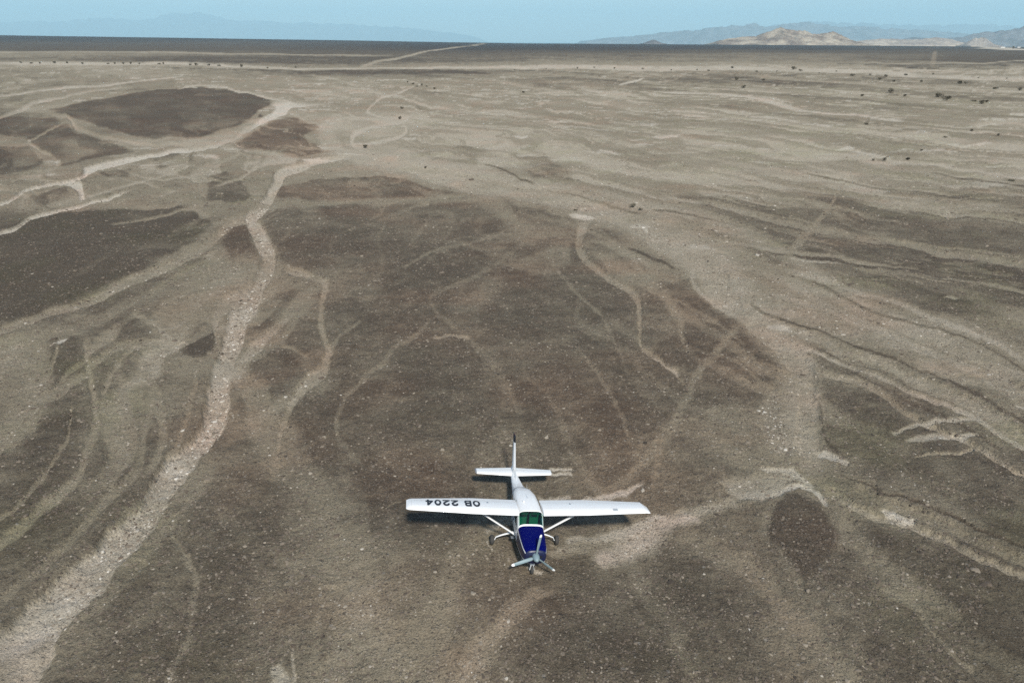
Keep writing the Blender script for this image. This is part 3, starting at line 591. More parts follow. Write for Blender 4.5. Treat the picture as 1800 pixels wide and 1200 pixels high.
# pavement stones
x, y = fan(380000, 13, 190, 1.25); s_ = sample(Sg, x, y); cl = fbm(x, y, 1.6, 4, 77, .7)
keep = (rs.rand(len(x)) < np.clip(.60 + cl * 2.2 - s_ * .35, .06, 1) * sstep(190, 70, np.hypot(x, y))); x, y, s_ = x[keep], y[keep], s_[keep]; d = np.hypot(x, y)
size = (.055 + .0012 * d) * np.exp(rs.randn(len(x)) * .38)
tn = .24 + s_ * .42 + rs.randn(len(x)) * .15; pale = rs.rand(len(x)) < .012; tn = np.where(pale, tn + .28, tn)
stones('pavement_stones', 'small brown stones strewn over the desert pavement', x, y, size, tn)
# pale cobbles in the main washes and in the white gravel bar
x, y = fan(260000, 13, 110, 1.1); c_ = sample(Cg, x, y); t_ = sample(Tg, x, y)
keep = (rs.rand(len(x)) < np.clip((c_ - .38) * 1.7, 0, .55) * np.clip(.75 + fbm(x, y, 3, 3, 81) * 2.2, .15, 1.4) + t_ * .3); x, y, c_, t_ = x[keep], y[keep], c_[keep], t_[keep]; d = np.hypot(x, y)
size = (.05 + .0016 * d) * np.exp(rs.randn(len(x)) * .42)
tn = .50 + rs.randn(len(x)) * .25 + t_ * .22 + sample(Bg, x, y) * .5
stones('wash_cobbles', 'pale cobbles and gravel lying in the dry wash beds', x, y, size, tn)

# ------------------------------------------------------------------ hills and mountains
def hill_mat(name, c0, c1, sc, bump=30):
    m = mat(name, rough=1, spec=.05); g = G(m)
    p = g.n('ShaderNodeNewGeometry').outputs['Position']
    n = g.noise(p, sc, 8, .65); n2 = g.noise(p, sc * 5, 6, .7)
    c = g.mix(g.ramp(n, .38, .62), c0, c1); c = g.mix(g.ramp(n2, .4, .75), c, g.mix(1., c, (.6, .58, .58), 'MULTIPLY'))
    g.put(g.b.inputs['Base Color'], c)
    g.put(g.b.inputs['Normal'], g.n('ShaderNodeBump', Strength=.8, Distance=float(bump), Height=n2).outputs[0])
    return m
def hills(name, label, dist, prof, depth, m, seed, rough=.25, nc=260, nr=46):
    """prof: (px x, px y of the skyline) -> a ridge 'dist' metres away, with its own depth, spurs and gullies"""
    xs = np.array([p[0] for p in prof], float); hp = np.array([p[1] for p in prof], float)
    u = np.linspace(xs[0], xs[-1], nc); hy = np.interp(u, xs, hp)
    hz_line = 70 + (u - 900) * math.tan(ROLL)
    hgt = np.maximum((hz_line - hy) / F * dist * math.cos(TH) * 1.08 + H, 0)
    Xc = (u - 900) / F * dist / math.cos(TH) * math.cos(TH) ** 2 * 1.0
    Xc = (u - 900) / F * (dist * math.cos(TH))     # lateral metres at that distance
    v = np.linspace(-1, 1.2, nr); U, Vv = np.meshgrid(u, v); Hh = np.tile(hgt, (nr, 1))
    Xw = np.tile(Xc, (nr, 1)); ridge_w = depth * (.6 + .8 * (vnoise(U / 60, U * 0 + seed, seed)))
    Yw = dist + Vv * ridge_w
    s = Xw.max() - Xw.min(); gs = max(depth * .35, s / 30)
    gul = np.abs(fbm(Xw, Yw, gs, 5, seed, .55)) * 2
    prf = np.clip(1 - np.abs(Vv) ** 1.15, -.05, 1)
    Zw = Hh * prf * (1 - rough * gul * 2.2 * (1 - .55 * prf)) + Hh * fbm(Xw, Yw, gs * .3, 4, seed + 3) * rough * .7 - 4 - 230 * (np.abs(Vv) > .97)
    edge = np.minimum(U - xs[0], xs[-1] - U) / (xs[-1] - xs[0]); Zw = Zw * sstep(0, .04, edge) - 200 * (1 - sstep(0, .02, edge))
    o = grid_mesh(name, np.stack([Xw, Yw, Zw], -1), m); tag(o, label, kind='structure'); return o
tan = hill_mat('pale_rock', (.44, .37, .28), (.20, .15, .115), .006, 14)
grey = hill_mat('grey_rock', (.20, .19, .19), (.13, .12, .12), .003, 20)
sandm = hill_mat('pale_sand', (.42, .36, .29), (.27, .23, .20), .004, 6)
hills('rocky_hill', 'tan rocky hill on the horizon right of centre', 6200,
      [(1245,77),(1255,72),(1275,68),(1300,65),(1325,64),(1335,60),(1350,56),(1368,50),(1385,54),(1405,56),(1430,60),(1445,58),(1462,58),(1480,66),(1495,72),(1510,77)], 330, tan, 3, .35)
hills('low_sand_hills', 'low pale sandy rise between the rocky hill and the right edge', 6900,
      [(1480,79),(1500,72),(1530,69),(1560,68),(1600,70),(1640,66),(1665,69),(1690,74),(1700,80)], 260, sandm, 5, .3)
hills('pale_mound', 'pale grey mound at the foot of the right hand hills', 6500, [(1690,80),(1700,72),(1708,67),(1716,68),(1724,65),(1732,71),(1745,80)], 130, sandm, 6, .3)
hills('dark_knoll', 'small dark knoll on the horizon', 7000, [(1125,76),(1135,72),(1146,69),(1156,73),(1165,76)], 120, grey, 7, .2)
hills('grey_hills', 'grey blue hills at the right edge', 12000,
      [(1560,76),(1600,66),(1650,68),(1690,66),(1705,61),(1730,56),(1755,56),(1785,51),(1820,49),(1880,46),(1960,60),(2000,78)], 700, grey, 9, .3)
hills('mountain_range', 'blue grey mountain ridge behind the rocky hill', 26000,
      [(1010,74),(1060,67),(1110,64),(1150,60),(1200,56),(1240,52),(1270,49),(1320,46),(1360,48),(1400,43),(1440,47),(1490,49),(1540,52),(1600,54),(1680,60),(1760,66)], 1500, grey, 12, .3)
hills('distant_range', 'faint far mountain range at the right', 45000,
      [(1250,68),(1350,48),(1420,42),(1500,44),(1600,48),(1700,46),(1800,50),(1900,44),(2050,70)], 2500, grey, 14, .3)
hills('distant_mountains', 'faint blue mountains on the left horizon', 58000,
      [(-220,66),(-120,48),(0,42),(60,41),(130,40),(180,35),(260,38),(300,30),(340,28),(370,31),(400,39),(470,41),(540,43),(600,46),(700,50),(800,60),(860,68)], 2500, grey, 17, .3)

# ------------------------------------------------------------------ far low buildings by the pale road, right edge
wallm = mat('whitewashed_wall', (.72, .70, .66), .8); darkm = mat('dark_opening', (.05, .05, .05), .6); roofm = mat('grey_roof', (.42, .41, .40), .7)
def boxv(x0, x1, y0, y1, z0, z1): return [(x0,y0,z0),(x1,y0,z0),(x1,y1,z0),(x0,y1,z0),(x0,y0,z1),(x1,y0,z1),(x1,y1,z1),(x0,y1,z1)]
BF = [(0,3,2,1),(4,5,6,7),(0,1,5,4),(1,2,6,5),(2,3,7,6),(3,0,4,7)]
def box(name, b, m, parent=None, bev=0): return mesh_obj(name, boxv(*b), BF, m, parent, smooth=False)
def house(px, py, wd, dp, ht, label, nwin):
    x, y = ground_at(px, py); z = float(sample(Zg, np.array([x]), np.array([y]))[0])
    o = empty('low_building', (x, y, z - .3)); tag(o, label, 'building', 'low buildings beside the far road')
    box('wall', (-wd/2, wd/2, -dp/2, dp/2, 0, ht), wallm, o)
    box('roof', (-wd/2-.4, wd/2+.4, -dp/2-.4, dp/2+.4, ht, ht+.35), roofm, o)
    for i in range(nwin):
        xx = -wd/2 + wd * (i + .5) / nwin
        box('window', (xx - .8, xx + .8, -dp/2 - .06, -dp/2 + .1, 1.2, 2.5), darkm, o)
house(1727, 80, 22, 9, 4.5, 'small white building at the left end of the far road', 4)
house(1762, 84.5, 20, 8, 3.6, 'low white building beside the far road, left of the dark tree', 4)
house(1790, 84.5, 14, 8, 4.6, 'white building right of the dark tree at the right edge', 3)

# ------------------------------------------------------------------ shrubs
leafm = mat('dusty_leaf', (.050, .052, .034), .85, spec=.1); g = G(leafm)
pn = g.noise(g.n('ShaderNodeNewGeometry').outputs['Position'], 1.7, 3)
g.put(g.b.inputs['Base Color'], g.mix(g.ramp(pn, .35, .65), (.065, .058, .042), (.150, .135, .100)))
barkm = mat('dry_bark', (.10, .075, .055), .9)
def shrub_meshes(seed, n, flat):
    r = random.Random(seed); V, Fc = [], []
    lobes = [(r.uniform(-.5, .5), r.uniform(-.4, .4), r.uniform(.35, .75) * flat, r.uniform(.25, .45)) for _ in range(6)]
    for i in range(n):
        lx, ly, lz, lr = r.choice(lobes); d = Vector((r.gauss(0, 1), r.gauss(0, 1), r.gauss(0, .8))).normalized() * lr * r.uniform(.55, 1.05)
        c = Vector((lx, ly, max(lz + d.z * flat, .04))) + Vector((d.x, d.y, 0)); s = r.uniform(.05, .11)
        a = Vector((r.gauss(0, 1), r.gauss(0, 1), r.gauss(0, 1))).normalized(); b = a.orthogonal().normalized()
        k = len(V); V += [c + a * s, c + b * s * .6, c - a * s, c - b * s * .6]; Fc.append((k, k+1, k+2, k+3))
    me = bpy.data.meshes.new('foliage'); me.from_pydata([tuple(v) for v in V], [], Fc); me.materials.append(leafm)
    V, Fc = [], []
    for lx, ly, lz, lr in lobes:
        p0 = Vector((lx * .1, ly * .1, -.1)); p1 = Vector((lx * .9, ly * .9, lz)); k = len(V)
        for q, rad in ((p0, .045), (p1, .015)):
            for t in range(4): V.append(q + Vector((math.cos(t * 1.57) * rad, math.sin(t * 1.57) * rad, 0)))
        Fc += [(k+t, k+(t+1) % 4, k+4+(t+1) % 4, k+4+t) for t in range(4)]
    ms = bpy.data.meshes.new('stems'); ms.from_pydata([tuple(v) for v in V], [], Fc); ms.materials.append(barkm)
    return me, ms
SH = [shrub_meshes(s, 420, f) for s, f in ((1, .8), (2, .6), (3, 1.0), (4, .7), (5, .9))]
protos = []
def shrub(px, py, wpx, label, group=None, hscale=1.0, name='desert_shrub', cat='shrub', i=0):
    x, y = ground_at(px, py); z = float(sample(Zg, np.array([x]), np.array([y]))[0])
    s = wpx / F * math.hypot(y, H) / 1.72
    fo, stm = SH[i % 5]
    o = empty(name, (x, y, z), (0, 0, random.uniform(0, 6.28))); o.scale = (s, s * random.uniform(.8, 1.1), s * hscale)
    tag(o, label, cat, group)
    for nm, me_ in (('foliage', fo), ('stems', stm)):
        c_ = bpy.data.objects.new(nm, me_); COL.objects.link(c_); c_.parent = o
big = [ # px, py, width px, label
 (641,257,12,'dark shrub in the white hook of the wash, upper centre left'),
 (748,294,9,'dark bush at the edge of the valley, right of the white hook of the wash'),
 (703,208,8,'small dark bush on the bend of the pale stream above the white hook'),
 (707,190,8,'small bush just above the upper bend of the pale stream, centre left'),
 (1112,363,14,'dark spreading bush in the pale valley above the end of the centre channel'),
 (1126,368,9,'small bush touching the right side of the spreading bush in the pale valley'),
 (1012,368,8,'round dark bush above the white head of the centre gully'),
 (1554,282,10,'dark bush on the right plain, left one of the pair by the pale streak'),
 (1596,281,10,'dark bush on the right plain, right one of the pair by the pale streak'),
 (1535,281,7,'little bush left of the pair by the pale streak, right plain'),
 (1662,242,8,'dark upright bush alone on the greenish right plain'),
 (1778,317,11,'round bush at the far right of the middle plain'),
 (1754,239,7,'small bush near the right edge, right of the upright bush'),
 (1522,218,8,'small dark bush below the bend of the white streak, right'),
 (1708,230,7,'small low bush on a dark streak near the right edge'),
 (1620,266,6,'tiny bush between the upright bush and the pair of bushes'),
 (1516,168,10,'low wide bush with a white patch beside it, right plain'),
 (1565,163,14,'wide dark bush on the right plain near the pale band'),
 (1591,169,8,'small bush just right of the wide dark bush'),
 (1650,171,14,'large dark bush, upper left of the twin clump on the right plain'),
 (1663,176,16,'widest dark bush, lower right of the twin clump on the right plain'),
 (1712,178,8,'small bush right of the twin clump'),
 (1725,182,11,'dark bush near the right edge, left of its small neighbour'),
 (1734,179,9,'small bush leaning on the dark bush near the right edge'),
 (1687,147,10,'dark bush below the pale band, left of a close pair near the right edge'),
 (1698,147,9,'dark bush below the pale band, right of a close pair near the right edge'),
 (1750,156,10,'dark bush alone near the right edge under the pale band'),
 (1792,158,9,'dark bush cut close to the right edge of the plain'),
 (1547,140,10,'low wide bush under the pale band at right'),
 (1571,143,6,'small bush right of the low wide bush under the pale band'),
 (1558,135,8,'bush on the lower rim of the pale band, right'),
 (1592,132,8,'bush with a taller crown on the pale band, right'),
 (1620,144,7,'lone small bush under the pale band, right'),
 (1499,134,9,'dark bush on the lower rim of the pale band, right of centre'),
 (1395,123,10,'dark clump standing on the pale band right of centre'),
 (1407,126,8,'small bush just right of the dark clump on the pale band'),
 (1287,120,8,'dark bush standing on the pale band above the knoll of dark ground'),
 (1295,141,9,'dark bush on the dark strip below the pale band, left of two'),
 (1341,142,7,'small dark bush on the dark strip below the pale band, right of two'),
 (1307,154,10,'low bush on the grey streak below the dark strip'),
 (920,164,7,'small dark bush alone on the plain, top centre'),
 (1368,487,6,'small bush on the pale slope right of the main valley'),
]
for i, (a, b, wpx, lab) in enumerate(big): shrub(a, b, wpx, lab, 'dark desert bushes on the plain', i=i)
rr = random.Random(3)
for i, a in enumerate([37,55,70,95,118,145,190,202,217,230,245,280,287,335,345,367,385,425,470,520]):
    b = np.interp(a, [0,150,300,450,560], [111,112,113.5,119,121])
    shrub(a, b + rr.uniform(-1, 1), rr.uniform(4, 6.5), 'tiny dark tree standing in the row along the pale wash band, upper left', 'trees along the pale band at left', 1.3, 'desert_tree', 'tree', i)
for i, a in enumerate([905,960,1015,1045,1080,1130,1180,1225,1245,1330,1365,1440,1470,1530,1640,1720,1770]):
    b = np.interp(a, [900,1100,1300,1500,1650,1800], [120,120,123,128,134,140])
    shrub(a, b + rr.uniform(-3, 4), rr.uniform(3.5, 5.5), 'tiny dark bush dotted along the pale band below the horizon, centre and right', 'bushes along the pale band', 1.0, i=i)
for i, (a, b) in enumerate([(726,149),(733,152),(741,150),(750,152),(764,156),(716,145)]):
    shrub(a, b, rr.uniform(4.5, 6.5), 'small dark bush in the loose cluster at the top of the pale stream, upper centre', 'bushes at the top of the pale stream', 1.0, i=i)
shrub(1781, 86, 4, 'dark tree between white buildings at the right edge of the horizon', None, 1.8, 'desert_tree', 'tree', 2)

# ------------------------------------------------------------------ AIRPLANE (local: x = picture right, y = towards the tail, z = up)
def paint(name, col, rough=.3, dirt=.12):
    m = mat(name, col, rough, coat=.3); g = G(m)
    tc = g.n('ShaderNodeTexCoord').outputs['Object']
    n = g.noise(tc, 1.3, 6, .65); n2 = g.noise(tc, 9, 4, .6)
    c = g.mix(g.ramp(n, .35, .75, 0., dirt), col, tuple(v * .72 + .04 for v in col))
    c = g.mix(g.ramp(n2, .62, .8, 0., dirt * .8), c, (.33, .29, .24))
    g.put(g.b.inputs['Base Color'], c); g.put(g.b.inputs['Roughness'], g.ramp(n2, .3, .7, rough, rough + .18)); return m
WHITE = paint('white_paint', (.80, .80, .79), .35); BLUE = paint('blue_paint', (.001, .0025, .082), .3, .03); BLUE.node_tree.nodes['Principled BSDF'].inputs['Coat Weight'].default_value = 0; BLUE.node_tree.nodes['Principled BSDF'].inputs['Specular IOR Level'].default_value = .06
NAVY = mat('navy_trim', (.012, .016, .05), .35); BLACK = mat('black_marking', (.012, .013, .02), .5)
RUB = mat('tyre_rubber', (.045, .043, .04), .85); MET = mat('grey_metal', (.42, .44, .45), .35, .7)
BLADE = mat('grey_blade_paint', (.20, .27, .29), .4); SEAM = mat('dark_seam', (.20, .20, .21), .6)
DARK = mat('dark_interior', (.05, .07, .06), .7); SEAT = mat('seat_fabric', (.12, .20, .17), .8); TIP = mat('white_tip', (.85, .85, .84), .4)
GLS = bpy.data.materials.new('green_tinted_glass'); GLS.use_nodes = True; t = GLS.node_tree; t.nodes.clear()
tr = t.nodes.new('ShaderNodeBsdfTransparent'); tr.inputs[0].default_value = (.13, .60, .42, 1)
gl = t.nodes.new('ShaderNodeBsdfGlossy'); gl.inputs['Roughness'].default_value = .04; gl.inputs[0].default_value = (.8, .95, .9, 1)
fz = t.nodes.new('ShaderNodeFresnel'); fz.inputs[0].default_value = 1.5; mx = t.nodes.new('ShaderNodeMixShader'); oo = t.nodes.new('ShaderNodeOutputMaterial')
t.links.new(fz.outputs[0], mx.inputs[0]); t.links.new(tr.outputs[0], mx.inputs[1]); t.links.new(gl.outputs[0], mx.inputs[2]); t.links.new(mx.outputs[0], oo.inputs[0])
SIDEG = mat('dark_side_glass', (.02, .05, .045), .08, spec=.7)

zp = 0.155
plane = empty('airplane', (PX, PY, zp), (-PIT, ROL, YAW)); plane.rotation_mode = 'XYZ'
tag(plane, 'white high wing light airplane with blue nose parked on the stony desert', 'airplane')

def sup(t, hw, zb, zt, e, zc=None):
    """point on the superellipse section, t in degrees from the top, clockwise"""
    a = R(t); zc = (zb + zt) / 2 if zc is None else zc
    sx, cz = math.sin(a), math.cos(a); hz = (zt - zc) if cz > 0 else (zc - zb)
    return (hw * math.copysign(abs(sx) ** (2 / e), sx), zc + hz * math.copysign(abs(cz) ** (2 / e), cz))
def section(y):
    keys = [ # y, hw, zb, zt, exponent
     (.10,.40,.84,1.40,3.0),(.16,.46,.80,1.46,3.2),(.45,.53,.70,1.54,3.6),(1.1,.58,.62,1.62,4.0),(1.72,.60,.58,1.68,4.4),
     (2.12,.595,.56,2.20,4.6),(2.6,.58,.56,2.23,4.6),(3.3,.575,.57,2.20,4.4),(3.9,.58,.60,2.12,4.0),(4.6,.50,.68,1.98,3.4),(5.1,.40,.76,1.76,3.0),
     (5.8,.31,.86,1.54,2.8),(6.6,.24,.97,1.42,2.6),(7.4,.17,1.07,1.36,2.4),(8.1,.07,1.17,1.33,2.2),(8.35,.03,1.22,1.30,2)]
    ys = [k[0] for k in keys]; return [float(np.interp(y, ys, [k[i] for k in keys])) for i in range(1, 5)]
TS = [0, 12, 24, 34, 42, 49, 53, 57, 62, 66, 70, 74, 80, 90, 98, 104, 110, 125, 140, 155, 170, 180]
TS = TS + [360 - t for t in reversed(TS[1:-1])]
def loft(name, ys, mats, mfun, parent, skip=None, caps=(True, True)):
    V, Fc, M = [], [], []; n = len(TS)
    for y in ys:
        hw, zb, zt, e = section(y)
        for t_ in TS:
            x, z = sup(t_, hw, zb, zt, e); V.append((x, y, z))
    for i in range(len(ys) - 1):
        for j in range(n):
            tm = (TS[j] + (TS[(j + 1) % n] or 360)) / 2; tm = min(tm, 360 - tm); ym = (ys[i] + ys[i + 1]) / 2
            if skip and skip(ym, tm): continue
            Fc.append((i*n+j, i*n+(j+1) % n, (i+1)*n+(j+1) % n, (i+1)*n+j)); M.append(mfun(ym, tm))
    if caps[0]: Fc.append(tuple(range(n))); M.append(mfun(ys[0], 180))
    if caps[1]: Fc.append(tuple((len(ys)-1)*n + j for j in range(n))[::-1]); M.append(mfun(ys[-1], 180))
    return mesh_obj(name, V, Fc, mats, parent, M, angle=50)
# blue cowling with a white cheat line and navy band down its sides
def cowl_m(y, t_):
    lim = 46 if y > .3 else 40
    return (0 if t_ < 66 else (1 if t_ < 74 else (2 if t_ < 104 else 1))) if y > .15 else 2
cowl = loft('cowling', [.10, .13, .16, .28, .45, .75, 1.1, 1.45, 1.715], [BLUE, WHITE, NAVY], cowl_m, plane)
cabin_skip = lambda y, t_: 1.72 < y < 2.12 and t_ < 49
fus = loft('fuselage', [1.72, 2.12, 2.6, 3.0, 3.3, 3.6, 3.9, 4.25, 4.6, 4.85, 5.1, 5.45, 5.8, 6.2, 6.6, 7.0, 7.4, 7.8, 8.1, 8.35], [WHITE, NAVY],
           lambda y, t_: 1 if (98 < t_ < 104 and 1.7 < y < 7) else 0, plane, cabin_skip, (False, True))

def ring_strip(name, y0, y1, t0, t1, m, parent, off=.012, n=14, e_over=None):
    """curved panel set proud of the skin between two stations"""
    V, Fc = [], []; ny = 6
    for i in range(ny + 1):
        y = y0 + (y1 - y0) * i / ny; hw, zb, zt, e = section(y)
        for j in range(n + 1):
            t_ = t0 + (t1 - t0) * j / n; x, z = sup(t_, hw + off, zb - off, zt + off, e); V.append((x, y, z))
    for i in range(ny):
        for j in range(n): k = i*(n+1)+j; Fc.append((k, k+1, k+n+2, k+n+1))
    return mesh_obj(name, V, Fc, m, parent)
# windshield
ws = ring_strip('windshield', 1.76, 2.10, -46, 46, GLS, plane, .012)
fr = ring_strip('windshield_frame', 1.695, 1.755, -53, 53, TIP, plane, .016)
ring_strip('windshield_header', 2.10, 2.15, -50, 50, WHITE, ws, .014)
for s in (-1, 1): ring_strip('windshield_post', 1.74, 2.13, s * 44, s * 51, mat('pale_green_edge', (.45, .62, .55), .4), ws, .016, 4)
# cabin inside
box('dashboard', (-.50, .50, 1.735, 1.98, 1.25, 1.60), DARK, plane)
cab = box('cabin_floor', (-.53, .53, 1.73, 3.9, .75, .80), DARK, plane); box('rear_bulkhead', (-.5, .5, 3.2, 3.25, .8, 2.1), DARK, plane)
for s in (-1, 1):
    st_ = box('seat', (s*.27-.21, s*.27+.21, 2.2, 2.7, .8, 1.2), SEAT, plane)
    box('seat_back', (s*.27-.20, s*.27+.20, 2.62, 2.74, 1.2, 1.95), SEAT, st_)
    box('sun_visor', (s*.26-.16, s*.26+.16, 2.13, 2.16, 2.0, 2.12), DARK, plane)
# side windows and doors
def side_panel(name, s, y0, y1, z0, z1, m, parent, off=.012, slant=0, ny=5, nz=4):
    V, Fc = [], []
    for i in range(ny + 1):
        for j in range(nz + 1):
            z = z0 + (z1 - z0) * j / nz; y = y0 + (y1 - y0) * i / ny + (slant * (j / nz) if i == 0 else 0)
            hw, zb, zt, e = section(y); zc = (zb + zt) / 2; hz = (zt - zc) if z > zc else (zc - zb)
            q = min(abs(z - zc) / hz, .999); V.append((s * (hw * (1 - q ** e) ** (1 / e) + off), y, z))
    for i in range(ny):
        for j in range(nz): k = i*(nz+1)+j; Fc.append((k, k+1, k+nz+2, k+nz+1))
    return mesh_obj(name, V, Fc, m, parent)
for s in (-1, 1):
    d_ = side_panel('door', s, 2.0, 2.95, .72, 2.02, WHITE, plane, .010, .25)
    side_panel('side_window', s, 2.02, 2.9, 1.46, 1.98, SIDEG, d_, .018, .28)
    box('door_handle', (s*.595-.012, s*.595+.012, 2.75, 2.87, 1.36, 1.39), MET, d_)
    side_panel('side_window', s, 3.02, 3.65, 1.5, 1.96, SIDEG, plane, .012)
    side_panel('side_window', s, 3.75, 4.35, 1.5, 1.84, SIDEG, plane, .012)
    side_panel('cheat_line', s, 2.98, 6.6, 1.17, 1.27, NAVY, plane, .008, ny=16, nz=1)
# tail cone seam and rear strap
ring_strip('fuselage_seam', 5.14, 5.22, -75, 75, SEAM, plane, .006, 20)

# wings
CAM = [(0,0),(.012,.032),(.05,.062),(.12,.086),(.25,.104),(.40,.102),(.6,.078),(.8,.042),(1,.002)]
CB = [(1,-.002),(.7,-.008),(.4,-.020),(.2,-.028),(.08,-.028),(.02,-.016)]
def foil(le, ch, z, inc, th=1.0):
    P_ = []
    for cx, cz in CAM + CB:
        yy = cx * ch; zz = cz * ch * th; P_.append((le + yy * math.cos(inc) + zz * math.sin(inc), z + zz * math.cos(inc) - yy * math.sin(inc)))
    return P_
def wing_sta(u):
    """span station -> leading edge y, chord, height"""
    u = abs(u); le = 1.88 + (0 if u < 2.6 else (u - 2.6) / 2.86 * .13)
    ch = 1.46 if u < 2.6 else 1.46 - (u - 2.6) / 2.86 * .44
    return le, ch, 2.09 + (u - .5) * math.tan(R(1.7))
INC = R(1.5)
def wing_top(u, y):
    le, ch, z = wing_sta(u); c_ = min(max((y - le) / ch, 0), 1)
    return z + ch * float(np.interp(c_, [p[0] for p in CAM], [p[1] for p in CAM])) * math.cos(INC) - c_ * ch * math.sin(INC)
def spanwise(name, us, parent, m, c0=0, c1=1, fun=wing_sta, th=1.0, inc=INC, tipf=None, zoff=0):
    V, Fc = [], []; n = 0
    for u in us:
        le, ch, z = fun(u)
        pts_ = foil(le, ch, z + zoff, inc, th if tipf is None else th * tipf(abs(u)))
        V += [(u, p[0], p[1]) for p in pts_]; n = len(pts_)
    for i in range(len(us) - 1):
        for j in range(n): Fc.append((i*n+j, i*n+(j+1) % n, (i+1)*n+(j+1) % n, (i+1)*n+j))
    Fc.append(tuple(range(n))); Fc.append(tuple((len(us)-1)*n+j for j in range(n))[::-1])
    return mesh_obj(name, V, Fc, m, parent, angle=55)
def strip_on_wing(name, u0, u1, cfrac0, cfrac1, m, parent, off=.004, n=12):
    V, Fc = [], []
    for i in range(n + 1):
        u = u0 + (u1 - u0) * i / n; le, ch, z = wing_sta(u)
        for cf in (cfrac0, (cfrac0 + cfrac1) / 2, cfrac1):
            y = le + cf * ch; V.append((u, y, wing_top(u, y) + off))
    for i in range(n):
        for j in range(2): k = i*3+j; Fc.append((k, k+1, k+4, k+3))
    return mesh_obj(name, V, Fc, m, parent)
LINEM = mat('panel_line', (.42, .44, .45), .6)
for s in (-1, 1):
    us = [s*v for v in (.56, .62, .8, 1.0, 1.6, 2.2, 2.6, 3.2, 3.8, 4.4, 5.0, 5.3)]
    wg_ = spanwise('wing', us, plane, WHITE)
    def tipsta(u, s=s):
        le, ch, z = wing_sta(u); d = max(0, abs(u) - 5.3) / .22
        if s > 0: return le + d * .02, ch * (1 - .42 * d), z - .03 * d      # raked tip: trailing edge ends shorter
        return le + .10 * d ** 2, ch * (1 - .20 * d ** 2), z - .02 * d
    spanwise('wing_tip', [s*v for v in (5.303, 5.36, 5.42, 5.48, 5.52)], wg_, WHITE, fun=tipsta, tipf=lambda u: 1 - .7 * (max(0, u - 5.3) / .22) ** 2)
    strip_on_wing('flap_gap', s*.62, s*2.75, .70, .706, LINEM, wg_); strip_on_wing('aileron_gap', s*2.8, s*5.2, .74, .747, LINEM, wg_)
    strip_on_wing('panel_joint', s*2.775, s*2.79, .02, .98, LINEM, wg_, n=1); strip_on_wing('panel_joint', s*1.45, s*1.46, .05, .7, LINEM, wg_, n=1)
    for uj in (.95, 2.0, 3.5, 4.3): strip_on_wing('panel_joint', s*uj, s*(uj+.012), .03, .7, LINEM, wg_, .003, 1)
    strip_on_wing('panel_joint', s*.62, s*5.28, .300, .306, LINEM, wg_, .003)
    def disc(name, x, y, z, r_, h_, m, parent, n=16):
        V = [(x + r_*math.cos(i*6.2832/n), y + r_*math.sin(i*6.2832/n), z + (h_ if k_ else -.02)) for k_ in (0, 1) for i in range(n)]
        return mesh_obj(name, V, [(i, (i+1) % n, n+(i+1) % n, n+i) for i in range(n)] + [tuple(range(n))[::-1], tuple(range(n, 2*n))], m, parent, angle=30)
    disc('fuel_cap', s*1.9, 2.75, wing_top(s*1.9, 2.75), .05, .012, MET, wg_)
    # strut
    def rod(name, a, b, rx, rz, m, parent, n=10, taper=1):
        a, b = Vector(a), Vector(b); d = (b - a).normalized(); q = d.to_track_quat('Z', 'Y').to_matrix(); yv = Vector((0, 1, 0)); yv = (yv - d * yv.dot(d)).normalized(); xv = d.cross(yv)
        V = []
        for p_, k_ in ((a, 1), (b, taper)):
            for i in range(n):
                t_ = i * 6.2832 / n; V.append(p_ + yv * math.cos(t_) * rx * k_ + xv * math.sin(t_) * rz * k_)
        return mesh_obj(name, V, [(i, (i+1) % n, n+(i+1) % n, n+i) for i in range(n)] + [tuple(range(n))[::-1], tuple(range(n, 2*n))], m, parent, angle=40)
    stt = rod('wing_strut', (s*.56, 2.62, .72), (s*2.45, 2.40, 2.09), .075, .034, TIP, plane)
    rod('strut_fairing', (s*.54, 2.62, .705), (s*.66, 2.613, .80), .10, .05, WHITE, stt)
    rod('strut_fairing', (s*2.34, 2.415, 2.005), (s*2.46, 2.40, 2.10), .095, .05, WHITE, stt)
strip_on_wing('landing_light', 3.78, 4.0, .0, .24, mat('lamp_glass', (.35, .38, .40), .15), plane, .006, 4)
# cabin roof centre section over the wing roots is the fuselage top; antennas
rod('antenna', (0, 3.2, 2.25), (0, 3.34, 2.55), .03, .008, WHITE, plane, 8, .5)
rod('antenna', (.15, 4.3, 2.02), (.15, 4.5, 2.28), .025, .007, WHITE, plane, 8, .5)
disc('roof_vent', -.22, 2.9, 2.25, .05, .03, WHITE, plane)

